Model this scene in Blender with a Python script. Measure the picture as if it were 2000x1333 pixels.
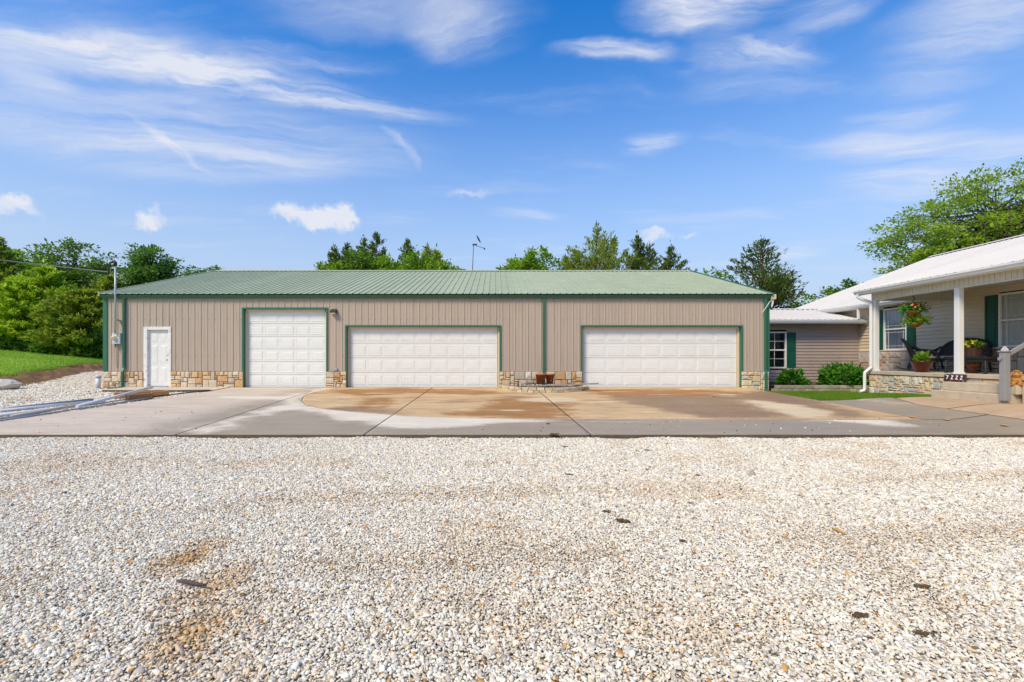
import bpy, bmesh, math, random
import numpy as np
from mathutils import Vector, Matrix, Euler

for o in list(bpy.data.objects): bpy.data.objects.remove(o)
scene = bpy.context.scene
C = scene.collection
R = math.radians
rng = np.random.default_rng(7)
random.seed(7)

# ---------------------------------------------------------------- camera
FPX, CX, CY, CAMZ = 915.0, 966.0, 700.0, 1.04       # focal length, vanishing point and eye height, in photo pixels / metres
cam_d = bpy.data.cameras.new('camera'); cam = bpy.data.objects.new('camera', cam_d); C.objects.link(cam)
cam_d.sensor_fit = 'HORIZONTAL'; cam_d.sensor_width = 36.0; cam_d.lens = FPX / 2000 * 36
cam_d.shift_x = (1000 - CX) / 2000; cam_d.shift_y = (CY - 666.5) / 2000
cam_d.clip_start = 0.05; cam_d.clip_end = 3000
cam.location = (0, 0, CAMZ); cam.rotation_euler = (R(90), 0, 0)
scene.camera = cam

# ---------------------------------------------------------------- world, sun, exposure
SUN_EL, SUN_AZ = R(48), R(223)      # azimuth measured clockwise from +Y: behind the camera and to its left
EXPOSURE, SKY, SUN = 1.18, 0.12, 1.5
HAZE, CLOUD = (1.9, 2.28, 2.9, 1), (2.95, 3.05, 3.35, 1)        # horizon haze and sunlit cirrus, in the sky texture's units
vs = scene.view_settings
vs.view_transform = 'Standard'; vs.look = 'None'; vs.gamma = 1; vs.use_curve_mapping = False; vs.exposure = EXPOSURE

def new_tree(nt):
    nt.nodes.clear()
    def N(t, **k):
        n = nt.nodes.new(t)
        for a, v in k.items():
            if a == 'inp':
                for i, x in v.items(): n.inputs[i].default_value = x
            else: setattr(n, a, v)
        return n
    def L(a, b): nt.links.new(a, b)
    return N, L

world = bpy.data.worlds.new('World'); scene.world = world; world.use_nodes = True
def build_sky():
    N, L = new_tree(world.node_tree)
    out = N('ShaderNodeOutputWorld'); bg = N('ShaderNodeBackground'); L(bg.outputs[0], out.inputs[0])
    sky = N('ShaderNodeTexSky', sky_type='NISHITA', sun_disc=False, sun_elevation=SUN_EL, sun_rotation=SUN_AZ,
            altitude=300, air_density=1.0, dust_density=0.7, ozone_density=2.2)
    hsv = N('ShaderNodeHueSaturation', inp={'Hue': 0.506, 'Saturation': 1.42, 'Value': 0.9}); L(sky.outputs[0], hsv.inputs['Color'])
    tc = N('ShaderNodeTexCoord'); nrm = N('ShaderNodeVectorMath', operation='NORMALIZE'); L(tc.outputs['Generated'], nrm.inputs[0])
    sep = N('ShaderNodeSeparateXYZ'); L(nrm.outputs[0], sep.inputs[0])
    K = 0.06
    zz = N('ShaderNodeMath', operation='MAXIMUM', inp={1: 0.0}); L(sep.outputs[2], zz.inputs[0])
    za = N('ShaderNodeMath', operation='ADD', inp={1: K}); L(zz.outputs[0], za.inputs[0])
    cmb = N('ShaderNodeCombineXYZ')
    for i in (0, 1):
        d = N('ShaderNodeMath', operation='DIVIDE'); L(sep.outputs[i], d.inputs[0]); L(za.outputs[0], d.inputs[1]); L(d.outputs[0], cmb.inputs[i])
    # wispy distortion of the cloud layer
    n0 = N('ShaderNodeTexNoise', inp={'Scale': 1.6, 'Detail': 5.0, 'Roughness': 0.6}); L(cmb.outputs[0], n0.inputs['Vector'])
    s0 = N('ShaderNodeVectorMath', operation='SUBTRACT', inp={1: (.5, .5, .5)}); L(n0.outputs['Color'], s0.inputs[0])
    m0 = N('ShaderNodeVectorMath', operation='SCALE'); m0.inputs['Scale'].default_value = 0.32; L(s0.outputs[0], m0.inputs[0])
    P = N('ShaderNodeVectorMath', operation='ADD'); L(cmb.outputs[0], P.inputs[0]); L(m0.outputs[0], P.inputs[1])
    def cp(px, py):
        u, v = (px - CX) / FPX, max((CY - py) / FPX, .02); l = math.sqrt(u*u + 1 + v*v); u, w, v = u/l, 1/l, v/l
        return np.array([u / (v + K), w / (v + K)])
    total = None
    def acc(sock):
        nonlocal total
        if total is None: total = sock; return
        a = N('ShaderNodeMath', operation='ADD'); L(total, a.inputs[0]); L(sock, a.inputs[1]); total = a.outputs[0]
    strokes = [(-160, 55, 890, 243, 30, 1.0), (-160, 80, 470, 112, 42, .75), (400, 120, 740, 122, 20, .4), (-160, 250, 840, 310, 62, .72),
               (250, 228, 430, 350, 9, .6), (760, 250, 815, 338, 14, .5), (770, 75, 1050, 15, 50, .75), (1200, 0, 1520, 28, 46, 1.0),
               (1060, 103, 1335, 106, 17, .95), (1345, 92, 1610, 138, 28, .62), (1490, 66, 1720, -5, 34, .45), (1700, 95, 2150, 15, 90, .8),
               (1550, 293, 1930, 273, 27, .62), (1590, 350, 2150, 318, 40, .9), (1190, 287, 1345, 284, 14, .55), (480, 20, 920, -25, 55, .45),
               (1450, 492, 1610, 500, 14, .55), (940, 404, 1110, 432, 9, .4), (-20, 135, 150, 165, 34, .45), (1640, 235, 1900, 215, 16, .35),
               (1300, 190, 1640, 175, 22, .22), (60, 320, 700, 330, 30, .35)]
    streaks = {}
    for i, (x1, y1, x2, y2, w, amp) in enumerate(strokes):
        a, b = cp(x1, y1), cp(x2, y2); mid = (a + b) / 2; d = b - a; ln = np.linalg.norm(d); ang = math.atan2(d[1], d[0])
        mx, my = (x1 + x2) / 2, (y1 + y2) / 2
        o1 = cp(mx, my - w) - mid; nn = np.array([-d[1], d[0]]) / ln; hw = max(abs(o1 @ nn), .012)
        mp = N('ShaderNodeMapping', vector_type='TEXTURE'); L(P.outputs[0], mp.inputs['Vector'])
        mp.inputs['Location'].default_value = (mid[0], mid[1], 0); mp.inputs['Rotation'].default_value = (0, 0, ang)
        mp.inputs['Scale'].default_value = (ln * .6, hw * 2.1, 1)
        g = N('ShaderNodeTexGradient', gradient_type='SPHERICAL'); L(mp.outputs[0], g.inputs[0])
        key = (round(math.degrees(ang)/15), int(hw > .07))
        if key not in streaks:
            sc = .55 if key[1] else 1.3
            mp2 = N('ShaderNodeMapping', vector_type='TEXTURE'); L(P.outputs[0], mp2.inputs['Vector'])
            mp2.inputs['Rotation'].default_value = (0, 0, R(key[0]*15)); mp2.inputs['Scale'].default_value = (.75/sc, .13/sc, 1); mp2.inputs['Location'].default_value = (i*1.3, i*.7, 0)
            nz = N('ShaderNodeTexNoise', inp={'Scale': 1.0, 'Detail': 9.0, 'Roughness': 0.62, 'Distortion': .1}); L(mp2.outputs[0], nz.inputs['Vector'])
            rm = N('ShaderNodeMapRange', interpolation_type='SMOOTHSTEP', inp={1: .25, 2: .77}); L(nz.outputs[0], rm.inputs[0]); streaks[key] = rm
        rm = streaks[key]
        gs_ = N('ShaderNodeMapRange', interpolation_type='SMOOTHSTEP', inp={1: 0.0, 2: .85}); L(g.outputs[0], gs_.inputs[0])
        ml = N('ShaderNodeMath', operation='MULTIPLY'); L(rm.outputs[0], ml.inputs[0]); L(gs_.outputs[0], ml.inputs[1])
        mm = N('ShaderNodeMath', operation='MULTIPLY', inp={1: amp * 1.3}); L(ml.outputs[0], mm.inputs[0]); acc(mm.outputs[0])
    # thin cirrus all over the sky
    mpg = N('ShaderNodeMapping'); mpg.inputs['Scale'].default_value = (.55, 1.9, 1); mpg.inputs['Rotation'].default_value = (0, 0, R(12)); L(P.outputs[0], mpg.inputs[0])
    nz = N('ShaderNodeTexNoise', inp={'Scale': 1.3, 'Detail': 7.0, 'Roughness': .6}); L(mpg.outputs[0], nz.inputs['Vector'])
    rm = N('ShaderNodeMapRange', interpolation_type='SMOOTHSTEP', inp={1: .5, 2: .85, 4: .4}); L(nz.outputs[0], rm.inputs[0]); acc(rm.outputs[0])
    # small low cumulus puffs, placed by direction
    nd = N('ShaderNodeTexNoise', inp={'Scale': 30.0, 'Detail': 7.0, 'Roughness': .66}); L(nrm.outputs[0], nd.inputs['Vector'])
    sd = N('ShaderNodeVectorMath', operation='SUBTRACT', inp={1: (.5, .5, .5)}); L(nd.outputs['Color'], sd.inputs[0])
    md = N('ShaderNodeVectorMath', operation='SCALE'); md.inputs['Scale'].default_value = 0.06; L(sd.outputs[0], md.inputs[0])
    DD = N('ShaderNodeVectorMath', operation='ADD'); L(nrm.outputs[0], DD.inputs[0]); L(md.outputs[0], DD.inputs[1])
    for px, py, rx, ry, amp in [(14, 402, 42, 17, .8), (38, 390, 22, 10, .7), (296, 424, 17, 17, .7), (284, 434, 15, 13, .6), (570, 416, 30, 13, .85), (612, 432, 34, 16, .9), (655, 428, 40, 20, 1.0), (676, 420, 22, 18, .9),
                               (1281, 461, 28, 10, .75), (1345, 457, 12, 6, .5), (915, 383, 34, 6, .35)]:
        v = Vector(((px - CX) / FPX, 1, (CY - py) / FPX)); l = v.length; v.normalize()
        mp = N('ShaderNodeMapping', vector_type='TEXTURE'); L(DD.outputs[0], mp.inputs['Vector'])
        mp.inputs['Location'].default_value = v; mp.inputs['Rotation'].default_value = (0, 0, -math.atan2(v.x, v.y))
        mp.inputs['Scale'].default_value = (rx / FPX / l * 1.55, .2, ry / FPX / l * 1.55)
        g = N('ShaderNodeTexGradient', gradient_type='SPHERICAL'); L(mp.outputs[0], g.inputs[0])
        gs_ = N('ShaderNodeMapRange', interpolation_type='SMOOTHSTEP', inp={1: .05, 2: .8, 4: amp}); L(g.outputs[0], gs_.inputs[0]); acc(gs_.outputs[0])
    cl = N('ShaderNodeMath', operation='MINIMUM', inp={1: .93}); L(total, cl.inputs[0])
    # haze towards the horizon
    hz = N('ShaderNodeMapRange', interpolation_type='SMOOTHSTEP', inp={1: 0.0, 2: .62, 3: .97, 4: 0.0}); L(sep.outputs[2], hz.inputs[0])
    mh = N('ShaderNodeMix', data_type='RGBA', inp={7: HAZE}); L(hz.outputs[0], mh.inputs[0]); L(hsv.outputs[0], mh.inputs[6])
    mx = N('ShaderNodeMix', data_type='RGBA', inp={7: CLOUD}); L(cl.outputs[0], mx.inputs[0]); L(mh.outputs[2], mx.inputs[6])
    L(mx.outputs[2], bg.inputs[0]); bg.inputs[1].default_value = SKY
build_sky()
world.cycles.sampling_method = 'MANUAL'; world.cycles.sample_map_resolution = 256
scene.cycles.diffuse_bounces = 3; scene.cycles.max_bounces = 8; scene.cycles.transparent_max_bounces = 12

sun_d = bpy.data.lights.new('sun', 'SUN'); sun = bpy.data.objects.new('sun', sun_d); C.objects.link(sun)
sun_d.energy = SUN; sun_d.angle = R(14); sun_d.color = (1, .87, .62)
sun.rotation_euler = Vector((-math.sin(SUN_AZ) * math.cos(SUN_EL), -math.cos(SUN_AZ) * math.cos(SUN_EL), -math.sin(SUN_EL))).to_track_quat('-Z', 'Y').to_euler()
sun.location = (0, -10, 30)

# ---------------------------------------------------------------- helpers: materials
def rgb(r, g, b):
    f = lambda c: (c/255/12.92) if c/255 <= .04045 else ((c/255 + .055)/1.055)**2.4
    return (f(r), f(g), f(b), 1)
MATS = {}
def mat(name, col, rough=.6, var=.12, scale=6.0, bump=0.0, bscale=60.0, metal=0.0, ramp=None, spec=.5, stretch=(1, 1, 1), dirt=None, obj_rand=0.0, coat=0.0):
    """procedural surface: base colour (or a ramp over the object's random value), mottling, optional dirt patches, fine bump"""
    m = bpy.data.materials.new(name); m.use_nodes = True
    N, L = new_tree(m.node_tree)
    out = N('ShaderNodeOutputMaterial'); b = N('ShaderNodeBsdfPrincipled', inp={'Roughness': rough, 'Metallic': metal, 'Specular IOR Level': spec, 'Coat Weight': coat}); L(b.outputs[0], out.inputs[0])
    geo = N('ShaderNodeNewGeometry')
    mp = N('ShaderNodeMapping'); mp.inputs['Scale'].default_value = stretch; L(geo.outputs['Position'], mp.inputs[0])
    src = None
    oi = N('ShaderNodeObjectInfo')
    if ramp:
        cr = N('ShaderNodeValToRGB'); cr.color_ramp.interpolation = 'CONSTANT'
        el = cr.color_ramp.elements
        while len(el) < len(ramp): el.new(.5)
        for i, c in enumerate(ramp): el[i].position = i / len(ramp); el[i].color = c
        L(oi.outputs['Random'], cr.inputs[0]); src = cr.outputs[0]
    nz = N('ShaderNodeTexNoise', inp={'Scale': scale, 'Detail': 6.0, 'Roughness': .6}); L(mp.outputs[0], nz.inputs['Vector'])
    rm = N('ShaderNodeMapRange', inp={1: .25, 2: .75, 3: 1 - var, 4: 1 + var}); L(nz.outputs[0], rm.inputs[0])
    val = rm.outputs[0]
    if obj_rand:
        r2 = N('ShaderNodeMapRange', inp={3: 1 - obj_rand, 4: 1 + obj_rand}); L(oi.outputs['Random'], r2.inputs[0])
        mu = N('ShaderNodeMath', operation='MULTIPLY'); L(val, mu.inputs[0]); L(r2.outputs[0], mu.inputs[1]); val = mu.outputs[0]
    vm = N('ShaderNodeVectorMath', operation='SCALE'); L(val, vm.inputs['Scale'])
    if src: L(src, vm.inputs[0])
    else: vm.inputs[0].default_value = col[:3]
    cs = vm.outputs[0]
    if dirt:
        dcol, amt, dsc = dirt
        n2 = N('ShaderNodeTexNoise', inp={'Scale': dsc, 'Detail': 8.0, 'Roughness': .65}); L(mp.outputs[0], n2.inputs['Vector'])
        r3 = N('ShaderNodeMapRange', interpolation_type='SMOOTHSTEP', inp={1: .5, 2: .78, 4: amt}); L(n2.outputs[0], r3.inputs[0])
        mx = N('ShaderNodeMix', data_type='RGBA', inp={7: dcol}); L(r3.outputs[0], mx.inputs[0]); L(cs, mx.inputs[6]); cs = mx.outputs[2]
    L(cs, b.inputs['Base Color'])
    if bump:
        n3 = N('ShaderNodeTexNoise', inp={'Scale': bscale, 'Detail': 5.0, 'Roughness': .6}); L(mp.outputs[0], n3.inputs['Vector'])
        bp = N('ShaderNodeBump', inp={'Strength': 1.0, 'Distance': bump}); L(n3.outputs[0], bp.inputs['Height']); L(bp.outputs[0], b.inputs['Normal'])
    MATS[name] = m
    return m

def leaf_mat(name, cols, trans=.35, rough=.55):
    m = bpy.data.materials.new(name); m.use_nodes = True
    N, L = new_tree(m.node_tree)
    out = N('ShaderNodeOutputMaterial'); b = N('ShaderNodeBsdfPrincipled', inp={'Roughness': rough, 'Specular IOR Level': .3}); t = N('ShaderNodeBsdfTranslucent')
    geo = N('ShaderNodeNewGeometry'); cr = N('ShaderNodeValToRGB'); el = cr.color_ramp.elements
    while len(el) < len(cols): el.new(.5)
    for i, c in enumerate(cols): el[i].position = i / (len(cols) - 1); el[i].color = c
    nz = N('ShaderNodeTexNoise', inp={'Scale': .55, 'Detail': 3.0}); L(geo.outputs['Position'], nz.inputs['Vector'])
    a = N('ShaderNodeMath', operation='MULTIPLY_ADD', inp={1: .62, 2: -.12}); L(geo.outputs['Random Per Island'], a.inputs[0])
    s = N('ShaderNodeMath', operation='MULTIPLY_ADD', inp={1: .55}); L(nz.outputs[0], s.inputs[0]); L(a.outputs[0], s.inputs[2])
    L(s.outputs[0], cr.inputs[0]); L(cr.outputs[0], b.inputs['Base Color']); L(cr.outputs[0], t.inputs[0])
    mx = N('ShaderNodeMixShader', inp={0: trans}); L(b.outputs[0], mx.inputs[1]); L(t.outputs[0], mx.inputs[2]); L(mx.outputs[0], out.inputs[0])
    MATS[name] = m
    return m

# ---------------------------------------------------------------- helpers: meshes and objects
ORG = {}
def tag(o, label=None, cat=None, group=None, kind=None):
    for k, v in (('label', label), ('category', cat), ('group', group), ('kind', kind)):
        if v: o[k] = v
    return o
def thing(name, label, cat, loc, group=None):
    o = bpy.data.objects.new(name, None); o.empty_display_size = .1; C.objects.link(o); o.location = loc
    ORG[o.name] = Vector(loc); return tag(o, label, cat, group)
def link(name, me, parent=None, loc=None):
    o = bpy.data.objects.new(name, me); C.objects.link(o)
    if parent: o.parent = parent; ORG[o.name] = ORG[parent.name]
    else: ORG[o.name] = Vector(loc) if loc is not None else Vector((0, 0, 0))
    if loc is not None and parent is None: o.location = loc
    return o
def np_mesh(name, V, F, m, smooth=False, parent=None, loc=None):
    """V (n,3) world coordinates, F (m,k) one polygon size"""
    V = np.asarray(V, dtype=np.float32).reshape(-1, 3); F = np.asarray(F, dtype=np.int32); k = F.shape[1]
    org = ORG[parent.name] if parent else (Vector(loc) if loc is not None else Vector((0, 0, 0)))
    V = V - np.array(org, dtype=np.float32)
    me = bpy.data.meshes.new(name); me.vertices.add(len(V)); me.vertices.foreach_set('co', V.ravel())
    me.loops.add(F.size); me.loops.foreach_set('vertex_index', F.ravel())
    me.polygons.add(len(F)); me.polygons.foreach_set('loop_start', np.arange(0, F.size, k, dtype=np.int32)); me.polygons.foreach_set('loop_total', np.full(len(F), k, dtype=np.int32))
    me.update(calc_edges=True)
    if smooth: me.polygons.foreach_set('use_smooth', np.ones(len(F), dtype=bool))
    me.materials.append(m)
    return link(name, me, parent, loc)

class MB:
    def __init__(s): s.v = []; s.f = []
    def add(s, vs_, fs):
        n = len(s.v); s.v += [tuple(map(float, v)) for v in vs_]; s.f += [tuple(i + n for i in f) for f in fs]; return s
    def box(s, x0, x1, y0, y1, z0, z1, bev=0.0):
        if bev <= 0 or min(x1-x0, y1-y0, z1-z0) < bev*2.2:
            return s.add([(x0,y0,z0),(x1,y0,z0),(x1,y1,z0),(x0,y1,z0),(x0,y0,z1),(x1,y0,z1),(x1,y1,z1),(x0,y1,z1)],
                         [(0,3,2,1),(4,5,6,7),(0,1,5,4),(1,2,6,5),(2,3,7,6),(3,0,4,7)])
        b = bev; bm = bmesh.new(); bmesh.ops.create_cube(bm, size=1)
        for v in bm.verts: v.co = Vector((x0 + (v.co.x+.5)*(x1-x0), y0 + (v.co.y+.5)*(y1-y0), z0 + (v.co.z+.5)*(z1-z0)))
        bmesh.ops.bevel(bm, geom=bm.edges[:], offset=b, segments=1, affect='EDGES')
        bm.verts.index_update(); s.add([v.co[:] for v in bm.verts], [tuple(v.index for v in f.verts) for f in bm.faces]); bm.free(); return s
    def tube(s, pts, r, n=8, cap=True):
        pts = [Vector(p) for p in pts]; rs = r if isinstance(r, (list, tuple)) else [r]*len(pts)
        vs_, fs = [], []; up = None
        for i, p in enumerate(pts):
            t = (pts[min(i+1, len(pts)-1)] - pts[max(i-1, 0)]).normalized()
            if up is None: up = Vector((0,0,1)) if abs(t.z) < .9 else Vector((1,0,0))
            u = (up - t*up.dot(t))
            if u.length < 1e-4: u = t.orthogonal()
            u.normalize(); w = t.cross(u); up = u
            for k in range(n):
                a = 2*math.pi*(k+.5)/n; vs_.append(p + (u*math.cos(a) + w*math.sin(a))*rs[i])
        for i in range(len(pts)-1):
            for k in range(n):
                fs.append((i*n+k, i*n+(k+1)%n, (i+1)*n+(k+1)%n, (i+1)*n+k))
        if cap: fs.append(tuple(range(n-1, -1, -1))); fs.append(tuple((len(pts)-1)*n + k for k in range(n)))
        return s.add(vs_, fs)
    def lathe(s, prof, c=(0,0,0), n=20, sx=1, sy=1):
        vs_, fs = [], []
        for r, z in prof:
            for k in range(n):
                a = 2*math.pi*k/n; vs_.append((c[0]+r*sx*math.cos(a), c[1]+r*sy*math.sin(a), c[2]+z))
        for i in range(len(prof)-1):
            for k in range(n): fs.append((i*n+k, i*n+(k+1)%n, (i+1)*n+(k+1)%n, (i+1)*n+k))
        if prof[0][0] > 1e-4: fs.append(tuple(range(n-1, -1, -1)))
        if prof[-1][0] > 1e-4: fs.append(tuple((len(prof)-1)*n + k for k in range(n)))
        return s.add(vs_, fs)
    def grid(s, fn, nu, nv):
        vs_ = [fn(i/nu, j/nv) for j in range(nv+1) for i in range(nu+1)]
        return s.add(vs_, [(j*(nu+1)+i, j*(nu+1)+i+1, (j+1)*(nu+1)+i+1, (j+1)*(nu+1)+i) for j in range(nv) for i in range(nu)])
    def ball(s, c, r, n=10, m=7, jit=0.0, rs=None):
        rx, ry, rz = r if isinstance(r, (tuple, list)) else (r, r, r); rr = rs or random
        vs_ = [(c[0], c[1], c[2]-rz)]
        for j in range(1, m):
            ph = -math.pi/2 + math.pi*j/m
            for k in range(n):
                a = 2*math.pi*k/n; q = 1 + jit*(rr.random()*2-1)
                vs_.append((c[0]+rx*q*math.cos(ph)*math.cos(a), c[1]+ry*q*math.cos(ph)*math.sin(a), c[2]+rz*q*math.sin(ph)))
        vs_.append((c[0], c[1], c[2]+rz)); fs = []
        for k in range(n): fs.append((0, 1+(k+1)%n, 1+k))
        for j in range(m-2):
            for k in range(n): fs.append((1+j*n+k, 1+j*n+(k+1)%n, 1+(j+1)*n+(k+1)%n, 1+(j+1)*n+k))
        t = len(vs_)-1
        for k in range(n): fs.append((t, 1+(m-2)*n+k, 1+(m-2)*n+(k+1)%n))
        return s.add(vs_, fs)
    def xform(s, M):
        s.v = [tuple(M @ Vector(v)) for v in s.v]; return s
    def build(s, name, m, parent=None, smooth=False, loc=None):
        org = ORG[parent.name] if parent else (Vector(loc) if loc is not None else Vector((0,0,0)))
        me = bpy.data.meshes.new(name); me.from_pydata([(v[0]-org.x, v[1]-org.y, v[2]-org.z) for v in s.v], [], s.f); me.update()
        if smooth:
            for p in me.polygons: p.use_smooth = len(p.vertices) <= 4
        me.materials.append(m)
        return link(name, me, parent, loc)

def ss(t): t = np.clip(t, 0, 1); return t*t*(3-2*t)
# value noise on a lattice, for shaping ground and stains
_lat = rng.random((256, 256))
def vnoise(x, y):
    x = np.asarray(x, float); y = np.asarray(y, float); xi = np.floor(x).astype(int); yi = np.floor(y).astype(int); fx = ss(x - xi); fy = ss(y - yi)
    g = lambda a, b: _lat[a % 256, b % 256]
    return (g(xi, yi)*(1-fx) + g(xi+1, yi)*fx)*(1-fy) + (g(xi, yi+1)*(1-fx) + g(xi+1, yi+1)*fx)*fy
def fbm(x, y, o=4):
    s = 0; a = .5
    for i in range(o): s = s + a*vnoise(x*2**i + 17.3*i, y*2**i + 9.1*i); a *= .5
    return s/(1 - .5**o)

# ---------------------------------------------------------------- the lie of the land
def slab_z(X, Y):
    X = np.asarray(X, float); Y = np.asarray(Y, float)
    pl = -.0357*(16.6 - np.clip(Y, 8.2, 16.6))
    right = ss((X - 9.3)/2.2)
    return pl*(1 - right) - .12*ss((X - 8.9)/.9)*ss((Y - 13.2)/2.5)
def bank_d(X, Y): return ((X + 18)*-9 + (Y - 17)*-4)/9.85
def gravel_z(X, Y):
    X = np.asarray(X, float); Y = np.asarray(Y, float)
    z = -.0357*(16.6 - np.clip(Y, 8.2, 16.6)) - .06
    return z + .42*ss((Y - 16.8)/9)*ss((-12 - X)/6) + .05*ss((-12.5 - X)/3)*ss((Y-11)/4) + .02*(fbm(X*.7, Y*.7) - .5) + np.clip(1 - np.abs(Y - 8.1)/.45, 0, 1)*(.06*fbm(X*1.4, Y*.5 + 7) - .015)
def lawn_z(X, Y):
    d = bank_d(X, Y); Y = np.asarray(Y, float)
    base = -.0357*(16.6 - np.clip(Y, 8.2, 16.6)) + .42*ss((Y - 16.8)/9)
    return base + .26 + np.minimum(.105*np.maximum(d, 0), 2.4) + .05*(fbm(X*.3, Y*.3) - .5)
def G(px, py, fn=slab_z, dz=0.0):
    """photo pixel -> the point of the ground it shows"""
    Y = 12.0
    for _ in range(60):
        X = (px - CX)/FPX*Y; Yn = FPX*(CAMZ - float(fn(X, Y)) - dz)/max(py - CY, 1); Y = .5*Y + .5*min(max(Yn, 1), 60)
    return (px - CX)/FPX*Y, Y, float(fn((px - CX)/FPX*Y, Y)) + dz
def AT(px, py, Y): return Vector(((px - CX)/FPX*Y, Y, CAMZ + (CY - py)/FPX*Y))

# ================================================================ materials
M_WALL = mat('tan_metal_siding', rgb(183, 165, 146), .5, .06, 2.5, obj_rand=.025, bump=.0008, bscale=9, stretch=(6, 6, .5), dirt=(rgb(142, 128, 102), .35, 1.2))
M_ROOF = mat('green_metal_roof', rgb(168, 176, 144), .7, .08, 1.6, obj_rand=.04, dirt=(rgb(190, 198, 172), .6, 2.0), spec=.2)
M_GREEN = mat('dark_green_metal', rgb(52, 108, 82), .45, .08, 4, dirt=(rgb(70, 116, 92), .4, 5))
M_WHITE = mat('white_painted_steel', rgb(232, 230, 222), .42, .03, 1.2, dirt=(rgb(205, 197, 178), .35, 1.6))
M_PANEL = mat('white_door_panel', rgb(234, 232, 225), .42, .025, 1.2, dirt=(rgb(208, 202, 186), .32, 1.9))
M_TRIMW = mat('white_vinyl_trim', rgb(232, 232, 228), .4, .03, 4)
M_CREAM = mat('cream_jamb', rgb(222, 200, 168), .6, .06, 5)
M_PEEL = mat('peeling_white_paint', rgb(236, 233, 228), .55, .04, 6, dirt=(rgb(150, 106, 80), .75, 7))
M_MORTAR = mat('mortar', rgb(118, 106, 90), .9, .15, 20, bump=.003, bscale=90)  # darkened so the tone carries the thin shadows between stones
M_STONE = mat('tan_veneer_stone', None, .85, .2, 14, bump=.006, bscale=45, obj_rand=.06, dirt=(rgb(110, 92, 72), .35, 9),
              ramp=[rgb(219, 200, 170), rgb(206, 166, 118), rgb(212, 194, 166), rgb(200, 158, 110), rgb(222, 206, 182), rgb(202, 186, 162), rgb(210, 178, 136), rgb(188, 174, 152), rgb(216, 192, 156), rgb(206, 188, 162)])
M_STONEB = mat('cream_veneer_stone', None, .85, .2, 14, bump=.006, bscale=45, obj_rand=.06, dirt=(rgb(120, 108, 88), .3, 8),
              ramp=[rgb(222, 206, 172), rgb(208, 196, 170), rgb(226, 208, 170), rgb(198, 186, 164), rgb(215, 190, 150), rgb(225, 214, 188), rgb(190, 182, 168), rgb(218, 180, 144)])
M_STONEP = mat('pinkish_veneer_stone', None, .85, .18, 14, bump=.006, bscale=45, obj_rand=.06, dirt=(rgb(120, 102, 92), .3, 8),
              ramp=[rgb(200, 178, 160), rgb(186, 168, 152), rgb(206, 190, 172), rgb(176, 152, 132), rgb(196, 172, 150), rgb(188, 176, 166)])
M_BLOCK = mat('weathered_edging_block', None, .9, .22, 12, bump=.008, bscale=40, obj_rand=.08, dirt=(rgb(84, 70, 50), .6, 6),
              ramp=[rgb(196, 180, 148), rgb(178, 162, 132), rgb(206, 190, 152), rgb(186, 174, 150)])
M_BLOCKG = mat('mossy_grey_block', None, .9, .22, 12, bump=.008, bscale=40, obj_rand=.08, dirt=(rgb(70, 66, 44), .65, 4),
              ramp=[rgb(164, 152, 130), rgb(150, 140, 120), rgb(172, 160, 138)])
M_SIDE = mat('taupe_vinyl_siding', rgb(172, 156, 146), .5, .05, 1.5, obj_rand=.03, dirt=(rgb(150, 134, 120), .3, 2))
M_SIDEH = mat('beige_vinyl_siding', rgb(218, 200, 172), .5, .05, 1.5, obj_rand=.03, dirt=(rgb(160, 146, 126), .3, 2))
M_ROOFW = mat('white_metal_roof', rgb(216, 209, 198), .65, .03, 1.0, obj_rand=.02, dirt=(rgb(206, 202, 196), .3, 1.4))
M_SOFFIT = mat('beadboard_vinyl', rgb(214, 206, 188), .55, .06, 3)
M_DARK = mat('dark_interior', rgb(40, 40, 42), .9, .2, 3)
M_SHUT = mat('dark_green_shutter', rgb(22, 84, 66), .45, .08, 6)
M_CURT = mat('sheer_curtain', rgb(230, 228, 224), .9, .12, 8, stretch=(7, 7, .4))
M_CONC = mat('step_concrete', rgb(198, 182, 156), .85, .14, 5, bump=.003, bscale=60, dirt=(rgb(130, 112, 86), .55, 3.0))
M_PLAST = mat('grey_weathered_plastic', rgb(150, 148, 148), .5, .06, 5)
M_ZINC = mat('galvanised_steel', rgb(168, 174, 180), .42, .1, 8, metal=.35)
M_BOXG = mat('grey_meter_box', rgb(196, 202, 204), .5, .05, 6)
M_GLASSY = mat('meter_glass', rgb(222, 216, 172), .12, .03, 6, coat=.6)
M_BLACK = mat('black_metal', rgb(28, 28, 30), .5, .1, 8)
M_CABLE = mat('grey_cable', rgb(92, 92, 96), .6, .1, 8)
M_BROWNL = mat('bronze_lamp', rgb(66, 50, 40), .5, .1, 8)
M_LENS = mat('frosted_lens', rgb(214, 206, 186), .3, .05, 8)
M_CREAMB = mat('cream_lamp_box', rgb(220, 200, 160), .6, .05, 8)
M_BLUEB = mat('pale_blue_box', rgb(150, 170, 200), .5, .05, 8)
M_TERRA = mat('terracotta', rgb(190, 104, 58), .8, .14, 9, bump=.002, bscale=60, dirt=(rgb(92, 58, 40), .6, 12))
M_SOIL = mat('potting_soil', rgb(70, 54, 40), .95, .3, 20, bump=.01, bscale=50)
M_PLANK = mat('grey_weathered_board', rgb(150, 142, 132), .8, .2, 5, bump=.002, bscale=40, stretch=(.4, 9, 9))
M_LUMBER = mat('orange_lumber', rgb(206, 146, 76), .75, .2, 5, bump=.0015, bscale=40, stretch=(.5, 9, 9))
M_LUMBERB = mat('brown_lumber', rgb(158, 118, 84), .8, .22, 5, bump=.0015, bscale=40, stretch=(.5, 9, 9), dirt=(rgb(108, 76, 52), .6, 4))
M_PIPEG = mat('grey_pvc', rgb(146, 150, 156), .45, .07, 5)
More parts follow.
